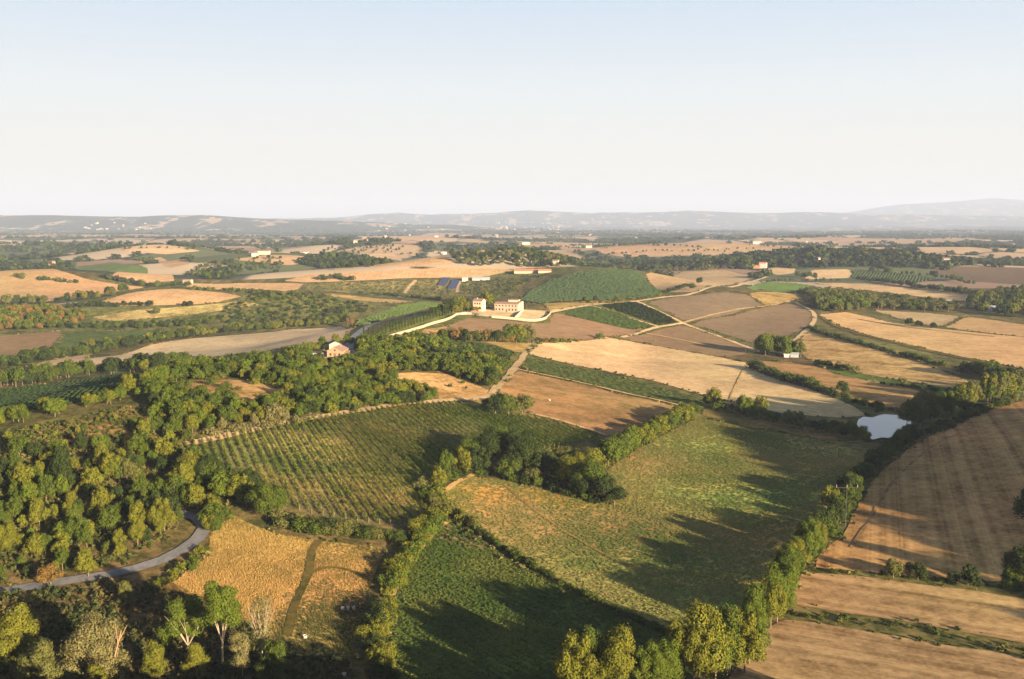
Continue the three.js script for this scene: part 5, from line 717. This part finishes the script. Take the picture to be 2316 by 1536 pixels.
  tree(445, 1532, 7, 'small yellowish tree just below the spreading tree', { lobes: heap(95, 10, 0.3, 0.3, 0.95, 0.16), leaves: 3400, size: 0.04, palette: 'yellow', limbs: fan(96, 4, 0.2, 0.8, 0.25, 0.03) });
  tree(618, 1545, 9, 'shaded green tree in front of the wispy tree', { lobes: heap(97, 14, 0.34, 0.12, 0.9, 0.16), leaves: 5200, size: 0.036, palette: 'green', limbs: fan(98, 4, 0.2, 0.8, 0.25, 0.03) });
  tree(285, 1372, 6, 'small pale tree on the brown bank below the road', { lobes: heap(99, 10, 0.3, 0.2, 0.95, 0.16), leaves: 2600, size: 0.045, palette: 'olive', limbs: fan(88, 5, 0.2, 0.8, 0.25, 0.02) });
}

// ---------------------------------------------------------------- buildings
const M = { cream: plainMat(0.52, 0.43, 0.31), white: plainMat(0.40, 0.375, 0.34), brick: plainMat(0.42, 0.31, 0.235), pink: plainMat(0.38, 0.20, 0.125), tile: plainMat(0.34, 0.18, 0.12), oldTile: plainMat(0.25, 0.155, 0.115), grey: plainMat(0.30, 0.30, 0.31), dark: plainMat(0.06, 0.055, 0.05), stone: plainMat(0.36, 0.29, 0.205), metal: plainMat(0.30, 0.32, 0.35, 0.6), pane: plainMat(0.03, 0.035, 0.04, 0.15), wood: plainMat(0.16, 0.10, 0.06), rust: plainMat(0.40, 0.15, 0.09) };
const bx = (w, h, l, x = 0, y = 0, z = 0) => { const g = new THREE.BoxGeometry(w, h, l); g.translate(x, y + h / 2, z); return g; };
function shell(w, l, h, rise, along) { // walls with gables; the ridge runs along x, or along z when along is 'z'
  const W = along === 'z' ? w : l, L = along === 'z' ? l : w, s = new THREE.Shape([[-W / 2, -1], [W / 2, -1], [W / 2, h], [0, h + rise], [-W / 2, h]].map((p) => new THREE.Vector2(...p))), g = new THREE.ExtrudeGeometry(s, { depth: L, bevelEnabled: false }); g.translate(0, 0, -L / 2); if (along !== 'z') g.rotateY(PI / 2); return g;
}
function roofOf(w, l, h, rise, along, over = 0.4, thick = 0.22) {
  const W = (along === 'z' ? w : l) / 2, L = (along === 'z' ? l : w) + 2 * over, k = rise / W, e = W + over, ye = h - k * over, up = thick;
  const s = new THREE.Shape([[-e, ye + 0.03], [0, h + rise + 0.03], [e, ye + 0.03], [e, ye + 0.03 + up], [0, h + rise + 0.03 + up], [-e, ye + 0.03 + up]].map((p) => new THREE.Vector2(...p))), g = new THREE.ExtrudeGeometry(s, { depth: L, bevelEnabled: false }); g.translate(0, 0, -L / 2); if (along !== 'z') g.rotateY(PI / 2); return g;
}
function house(name, label, px, py, { w, l, h, rise = 1.5, along = 'x', turn = 0, wall = M.cream, roof = M.tile, group, category = 'house', windows = [], door, chimney, at } = {}) {
  const [x, d] = at ?? ground(px, py), t = thing(name, label, category, group); t.position.set(x, gridHeight(x, d), -d); t.rotation.y = turn;
  mesh('wall', shell(w, l, h, rise, along), wall, t); const rf = mesh('roof', roofOf(w, l, h, rise, along), roof, t);
  if (chimney) mesh('chimney', bx(0.7, 1.8, 0.7, chimney[0], h + rise * 0.4, chimney[1]), wall, rf);
  const put = (nm, side, u, y, ww, hh, mat) => { const f = mesh(nm, bx(ww + 0.24, hh + 0.24, 0.1), M.wood, t); if (side === 'f') f.position.set(u, y, l / 2 + 0.03); else { f.position.set(w / 2 + 0.03, y, u); f.rotation.y = PI / 2; } mesh('pane', bx(ww, hh, 0.06, 0, 0.12, 0.04), mat, f); };
  for (const [side, u, y, ww, hh] of windows) put('window', side, u, y, ww, hh, M.pane);
  if (door) put('door', door[0], door[1], -0.1, 1.2, 2.3, M.wood);
  return t;
}
// the villa
house('villa', 'tall white villa with tiled roof at the end of the cypress avenue', 1084, 703, { w: 8.2, l: 7, h: 8.4, rise: 1.7, turn: -0.42, wall: M.cream, roof: M.oldTile, chimney: [-1.5, 0.5], windows: [['f', -2.2, 5.6, 0.9, 1.3], ['f', 0, 5.6, 0.9, 1.3], ['f', 2.2, 5.6, 0.9, 1.3], ['f', -2.2, 2.2, 0.9, 1.3], ['f', 2.2, 2.2, 0.9, 1.3], ['s', 0, 5.4, 0.9, 1.3]], door: ['f', 0] });
{ const ws = []; for (let i = 0; i < 7; i++) { ws.push(['f', -9 + i * 2.9, 4.6, 0.9, 1.1]); if (i !== 3) ws.push(['f', -9 + i * 2.9, 1.3, 1.0, 1.5]); }
  house('country_house', 'long brick country house with bright end wall beside the villa', 1149, 705, { w: 21, l: 8, h: 6.8, rise: 1.3, turn: -0.36, wall: M.brick, roof: M.oldTile, windows: ws, door: ['f', 0.2] }); }
house('outbuilding', 'flat pale outbuilding showing over the long brick house', 1163, 698, { w: 9, l: 5, h: 7.6, rise: 0.5, turn: -0.3, wall: M.cream, roof: M.oldTile });
house('sunlit_house_end', 'bright end of the long brick house, sunlight put in as cream wall', 1177, 704, { w: 2.6, l: 7.4, h: 7.8, rise: 0.6, turn: -0.36, wall: M.cream, roof: M.oldTile, windows: [['s', 0, 4.4, 0.8, 1.1]] });  // separate cream block, its pale colour standing for sun on the long house end
// the farmhouse in the wood
house('farmhouse', 'pink gabled farmhouse standing in the wood', 764, 806, { w: 8.6, l: 11, h: 3.6, rise: 2.1, along: 'z', turn: -0.1, wall: M.pink, roof: M.oldTile, chimney: [1.2, -2], windows: [['f', -2.4, 1.1, 0.9, 1.1], ['f', 2.4, 1.1, 0.9, 1.1], ['f', 0, 3.5, 0.7, 0.8], ['s', -1, 1.2, 0.9, 1.1], ['s', 2.5, 1.2, 0.9, 1.1]], door: ['f', 0] });
house('porch_wing', 'low pink wing on the sunny side of the farmhouse', 783, 806, { w: 3.4, l: 5, h: 2.3, rise: 0.7, turn: -0.1, wall: M.pink, roof: M.oldTile, windows: [['f', 0, 0.9, 0.9, 1]] });
house('barn', 'dark roofed barn behind the pink farmhouse', 757, 791, { w: 6.5, l: 7, h: 3.6, rise: 1.5, along: 'z', turn: 0.25, wall: M.brick, roof: M.dark, category: 'barn', door: ['f', 0] });
house('shed', 'low grey shed left of the pink farmhouse', 722, 806, { w: 8, l: 4.5, h: 2.2, rise: 0.5, turn: 0.1, wall: M.grey, roof: M.dark, category: 'shed', windows: [['f', -2, 0.8, 0.8, 0.8], ['f', 2, 0.8, 0.8, 0.8]], door: ['f', 0] });
// sheds and houses in the middle distance
for (const [px, py, w, l, h, wall, roof, turn, label, category] of [
  [1778, 808, 3.6, 2.4, 1.9, 'white', 'white', 0.1, 'white caravan-like shed under the tall clump', 'shed'], [1797, 808, 5.5, 4, 2.4, 'metal', 'metal', -0.3, 'blue-grey metal shed beside the tall clump', 'shed'],
  [1192, 617, 36, 12, 2.6, 'brick', 'rust', -0.02, 'long red-roofed barn behind the orchard', 'barn'], [1232, 616, 18, 11, 2.4, 'brick', 'rust', -0.02, 'shorter red-roofed barn behind the orchard', 'barn'],
  [1088, 633, 24, 9, 2.2, 'grey', 'metal', -0.03, 'long pale metal shed beyond the solar panels', 'shed'], [1052, 636, 8, 6, 4, 'white', 'white', 0, 'small white hut beyond the solar panels', 'shed'],
  [1256, 601, 11, 8, 7, 'cream', 'oldTile', -0.4, 'cream house among the trees of the wooded hill', 'house'], [1214, 599, 16, 8, 4, 'grey', 'grey', 0, 'grey hall among the trees of the wooded hill', 'house'],
  [1726, 606, 13, 10, 8.5, 'white', 'rust', -0.4, 'white farmhouse with red roof on the ridge', 'house'], [1712, 607, 12, 8, 4.5, 'pink', 'rust', -0.4, 'low red wing beside the white ridge farmhouse', 'house'],
  [1855, 592, 12, 8, 7, 'cream', 'oldTile', 0.3, 'first pale house half hidden on the wooded rise', 'house'], [1871, 594, 12, 8, 5, 'cream', 'oldTile', 0.1, 'second pale house half hidden on the wooded rise', 'house'],
  [2122, 595, 12, 9, 6, 'white', 'white', -0.3, 'smaller bright white house in the dark trees', 'house'], [2139, 596, 14, 10, 9, 'white', 'oldTile', -0.3, 'larger bright white house in the dark trees', 'house'],
  [2135, 689, 16, 7, 4, 'metal', 'metal', 0, 'pale metal shed in the orchard', 'shed'], [2250, 704, 13, 8, 4, 'metal', 'metal', 0.1, 'grey shed at the right edge among trees', 'shed'], [2308, 703, 12, 9, 6, 'pink', 'rust', -0.2, 'orange-roofed house at the right edge', 'house'], [2280, 697, 14, 8, 4, 'cream', 'rust', -0.1, 'red-roofed shed behind the grey edge shed', 'shed'],
  [115, 600, 14, 10, 7, 'pink', 'oldTile', -0.2, 'pink farmhouse on the far left rise', 'house'], [103, 602, 10, 8, 4, 'cream', 'oldTile', 0.2, 'low cream barn beside the far pink farmhouse', 'barn'], [425, 642, 12, 7, 5, 'stone', 'oldTile', -0.2, 'stone ruin at the edge of the pink stubble', 'ruin'],
  [597, 575, 22, 9, 6, 'cream', 'oldTile', -0.1, 'cream hamlet house on the far knoll', 'house'], [577, 579, 12, 9, 5, 'cream', 'oldTile', 0.1, 'small cream house below the hamlet house', 'house'], [692, 575, 12, 9, 6, 'white', 'oldTile', 0, 'lone white house beyond the cream strip', 'house'],
  [1712, 552, 34, 14, 9, 'white', 'white', 0, 'big white block house on the far straw hill', 'house'], [1734, 552, 12, 10, 6, 'white', 'oldTile', 0, 'small white house beside the block house', 'house'],
  [1004, 575, 14, 9, 6, 'white', 'oldTile', 0.2, 'white house on the plain above the grey stubble', 'house'], [1308, 561, 16, 10, 6, 'white', 'oldTile', -0.2, 'first white house on the pink straw rise', 'house'], [1332, 561, 16, 10, 7, 'white', 'oldTile', -0.2, 'second white house on the pink straw rise', 'house'], [1190, 553, 26, 10, 6, 'white', 'white', 0, 'white hall on the plain behind the wooded hill', 'house'],
]) house(category === 'ruin' ? 'stone_ruin' : category === 'barn' ? 'barn' : category === 'shed' ? 'shed' : 'house', label, px, py, { w, l, h, rise: min(2.4, l * 0.2), turn, wall: M[wall], roof: M[roof], category });
// the far towns: specks of pale wall under tiled roofs
{
  const r = rng(808), g = mergeGeometries([bx(1, 0.75, 0.8), roofOf(1, 0.8, 0.75, 0.22, 'x', 0.03, 0.03)].map((q, i) => { const n = q.index ? q.toNonIndexed() : q; n.deleteAttribute('uv'); const c = new Float32Array(n.attributes.position.count * 3); for (let k = 0; k < c.length; k += 3) { c[k] = i ? 0.24 : 0.34; c[k + 1] = i ? 0.17 : 0.28; c[k + 2] = i ? 0.13 : 0.22; } n.setAttribute('color', new THREE.BufferAttribute(c, 3)); return n; })), mat = new THREE.MeshStandardMaterial({ name: 'town house', vertexColors: true, roughness: 0.9 });
  const proto = new THREE.Mesh(g, mat); proto.castShadow = proto.receiveShadow = true;
  const town = (n, x0, x1, y0, y1, label, group) => { for (let i = 0; i < n; i++) { const px = lerp(x0, x1, (r() + r()) / 2), py = lerp(y0, y1, r()), [x, d] = ground(px, py), s = 9 + 5 * r() + d * 0.0003, o = proto.clone(); o.name = numbered('town_house'); o.position.set(x, height(x, d) - 1, -d); o.rotation.y = r() * 1.2 - 0.6; o.scale.set(s * (0.8 + 0.9 * r()), s * 0.85, s); tag(o, label, 'house', group); scene.add(o); } };
  town(46, 1060, 1400, 502, 521, 'pale house of the far-off town below the middle hills', 'houses of the far town');
  town(20, 170, 360, 503, 522, 'pale house of the far-off village below the long blue ridge', 'houses of the far village');
  town(12, 820, 1000, 505, 525, 'pale house scattered below the peaked blue hill', 'houses below the peaked hill');
  town(20, 420, 1900, 528, 552, 'lone pale house scattered over the hazy plain', 'lone houses of the plain');
}
// walls of the estate
function wallAlong(pts, h, thick, label, mat = M.stone) {
  const c = new THREE.CatmullRomCurve3(outline(pts).map(([x, d]) => new THREE.Vector3(x, gridHeight(x, d), -d)), false, 'centripetal'), n = max(6, floor(c.getLength() / 4)), strip = (lo, hi, th) => { const pos = [], idx = []; for (let i = 0; i <= n; i++) { const p = c.getPointAt(i / n), t = c.getTangentAt(i / n), l = hypot(t.x, t.z), nx = -t.z / l * th / 2, nz = t.x / l * th / 2, y = gridHeight(p.x, -p.z); for (const [s, e] of [[-1, lo], [-1, hi], [1, hi], [1, lo]]) pos.push(p.x + nx * s, y + e, p.z + nz * s); if (i) for (let k = 0; k < 3; k++) { const a = (i - 1) * 4 + k; idx.push(a, a + 4, a + 1, a + 1, a + 4, a + 5); } } idx.push(0, 1, 2, 0, 2, 3); const e = n * 4; idx.push(e, e + 2, e + 1, e, e + 3, e + 2); const g = new THREE.BufferGeometry(); g.setAttribute('position', new THREE.Float32BufferAttribute(pos, 3)); g.setIndex(idx); const ng = g.toNonIndexed(); ng.computeVertexNormals(); return ng; };
  const t = thing('boundary_wall', label, 'wall'), two = (g) => g; const m = mat.clone(); m.side = THREE.DoubleSide; mesh('masonry', two(strip(-0.8, h, thick)), m, t); mesh('coping', two(strip(h + 0.003, h + 0.16, thick + 0.16)), m, t);
}
wallAlong([[856, 772], [900, 758], [960, 740], [1015, 723], [1031, 714]], 1.8, 0.5, 'long pale stone wall running below the cypress avenue');
wallAlong([[1031, 713], [1060, 711], [1085, 714], [1104, 716]], 1.6, 0.5, 'pale stone wall under the villa garden');
wallAlong([[1112, 719], [1160, 723], [1200, 727], [1228, 724], [1242, 715], [1246, 707]], 1.8, 0.5, 'curved pale wall round the villa terrace');
wallAlong([[1182, 704], [1174, 714], [1166, 722]], 2.4, 0.6, 'short bright ramp wall stepping down the villa terrace', M.cream);
// solar panels
{ const panel = new THREE.MeshPhysicalMaterial({ name: 'solar glass', color: rgb(0.035, 0.045, 0.095), roughness: 0.3 });
  for (const [a, b, w, label] of [[[1008, 631], [999, 646], 11, 'blue solar array beside the young orchard'], [[1031, 636], [1022, 653], 11, 'blue solar array beside the pale track']]) {
    const p = ground(...a), q = ground(...b), t = thing('solar_array', label, 'solar panel'), n = 13;
    for (let i = 0; i < n; i++) { const x = lerp(p[0], q[0], i / (n - 1)), d = lerp(p[1], q[1], i / (n - 1)), row = mesh('panel_row', bx(w, 0.08, 4.2, 0, 0, 0), panel, t); row.position.set(x, gridHeight(x, d) + 1.2, -d); row.rotation.x = 0.45; const st = mesh('stand', mergeGeometries([-0.4, 0, 0.4].map((k) => bx(0.12, 1.6, 0.12, k * w, -0.4, 0))), M.metal, t); st.position.set(x, gridHeight(x, d), -d); }
  } }
// power line
{ const pole = (px, py, h, label, wide = 1.6, turn = 0) => { const [x, d] = ground(px, py), t = thing('power_pole', label, 'pole'), y = gridHeight(x, d); t.position.set(x, y, -d); t.rotation.y = turn; mesh('post', limb([0, -0.5, 0], [0, h, 0], 0.12, 0.08, 8), M.dark, t); const arm = mesh('crossarm', bx(wide * 2, 0.10, 0.10, 0, h - 0.5, 0.12), M.dark, t); for (const k of [-1, 0, 1]) mesh('insulator', limb([k * wide * 0.95, h - 0.38, 0.12], [k * wide * 0.95, h + 0.5, 0.12], 0.07, 0.055, 7), M.white, arm); return [-1, 0, 1].map((k) => new THREE.Vector3(x + cos(turn) * k * wide * 0.95, y + h + 0.55, -d - sin(turn) * k * wide * 0.95)); };
  const a = pole(1912, 1192, 13, 'dark power pole with three white insulators in the long hedge', 3.4, 0), b = pole(1686, 806, 10, 'thin power pole above the bright straw field', 1.6, 0.3);
  pole(1812, 806, 10, 'thin power pole beside the small sheds', 1.2); pole(1478, 772, 10, 'thin power pole on the ploughed wedge', 1.2); pole(1208, 770, 11, 'thin power pole at the head of the dirt path', 1.2); pole(2095, 668, 10, 'thin power pole over the thin straw strip', 1.2); pole(1548, 607, 14, 'thin power pole behind the small orchard', 1.4); pole(1584, 556, 26, 'tall mast on the pink straw hill', 2);
  a.forEach((p, i) => { const q = b[i], mid = p.clone().lerp(q, 0.5); mid.y -= 4; tag(mesh('power_cable', new THREE.TubeGeometry(new THREE.QuadraticBezierCurve3(p, mid, q), 40, 0.012, 5), M.grey), `${['first', 'second', 'third'][i]} power cable slung from the hedge pole across the meadow`, 'cable', 'cables of the power line'); }); }
// beehives and white boxes
for (const [i, px] of [775, 787, 800].entries()) { const [x, d] = ground(px, 1382), t = thing('beehive', `${['first', 'middle', 'last'][i]} of three white beehive boxes in the grass`, 'beehive', 'white beehives'); t.position.set(x, gridHeight(x, d) + 0.1, -d); t.rotation.y = 0.2 * i; mesh('hive_body', bx(0.62, 0.5, 0.6, 0, 0.25, 0), M.white, t); mesh('lid', bx(0.72, 0.12, 0.7, 0, 0.755, 0), M.white, t); for (const [a, b] of [[-1, -1], [1, -1], [-1, 1], [1, 1]]) mesh('leg', bx(0.08, 0.25, 0.08, a * 0.3, 0, b * 0.28), M.wood, t); }
for (const [px, py, label] of [[690, 1446, 'small white tub in the dark growth below the beehives'], [1243, 908, 'small white tub on the reddish fallow field'], [778, 1533, 'small white tub at the bottom edge']]) { const [x, d] = ground(px, py), t = thing('water_tub', label, 'tub'); t.position.set(x, gridHeight(x, d) + 0.3, -d); mesh('basin', new THREE.LatheGeometry([[0, 0], [0.42, 0], [0.5, 0.6], [0.44, 0.6], [0.38, 0.12], [0, 0.12]].map((p) => new THREE.Vector2(...p)), 14), M.white, t); mesh('rim', new THREE.TorusGeometry(0.48, 0.04, 6, 16).rotateX(PI / 2).translate(0, 0.62, 0), M.white, t); }
renderer.render(scene, camera);
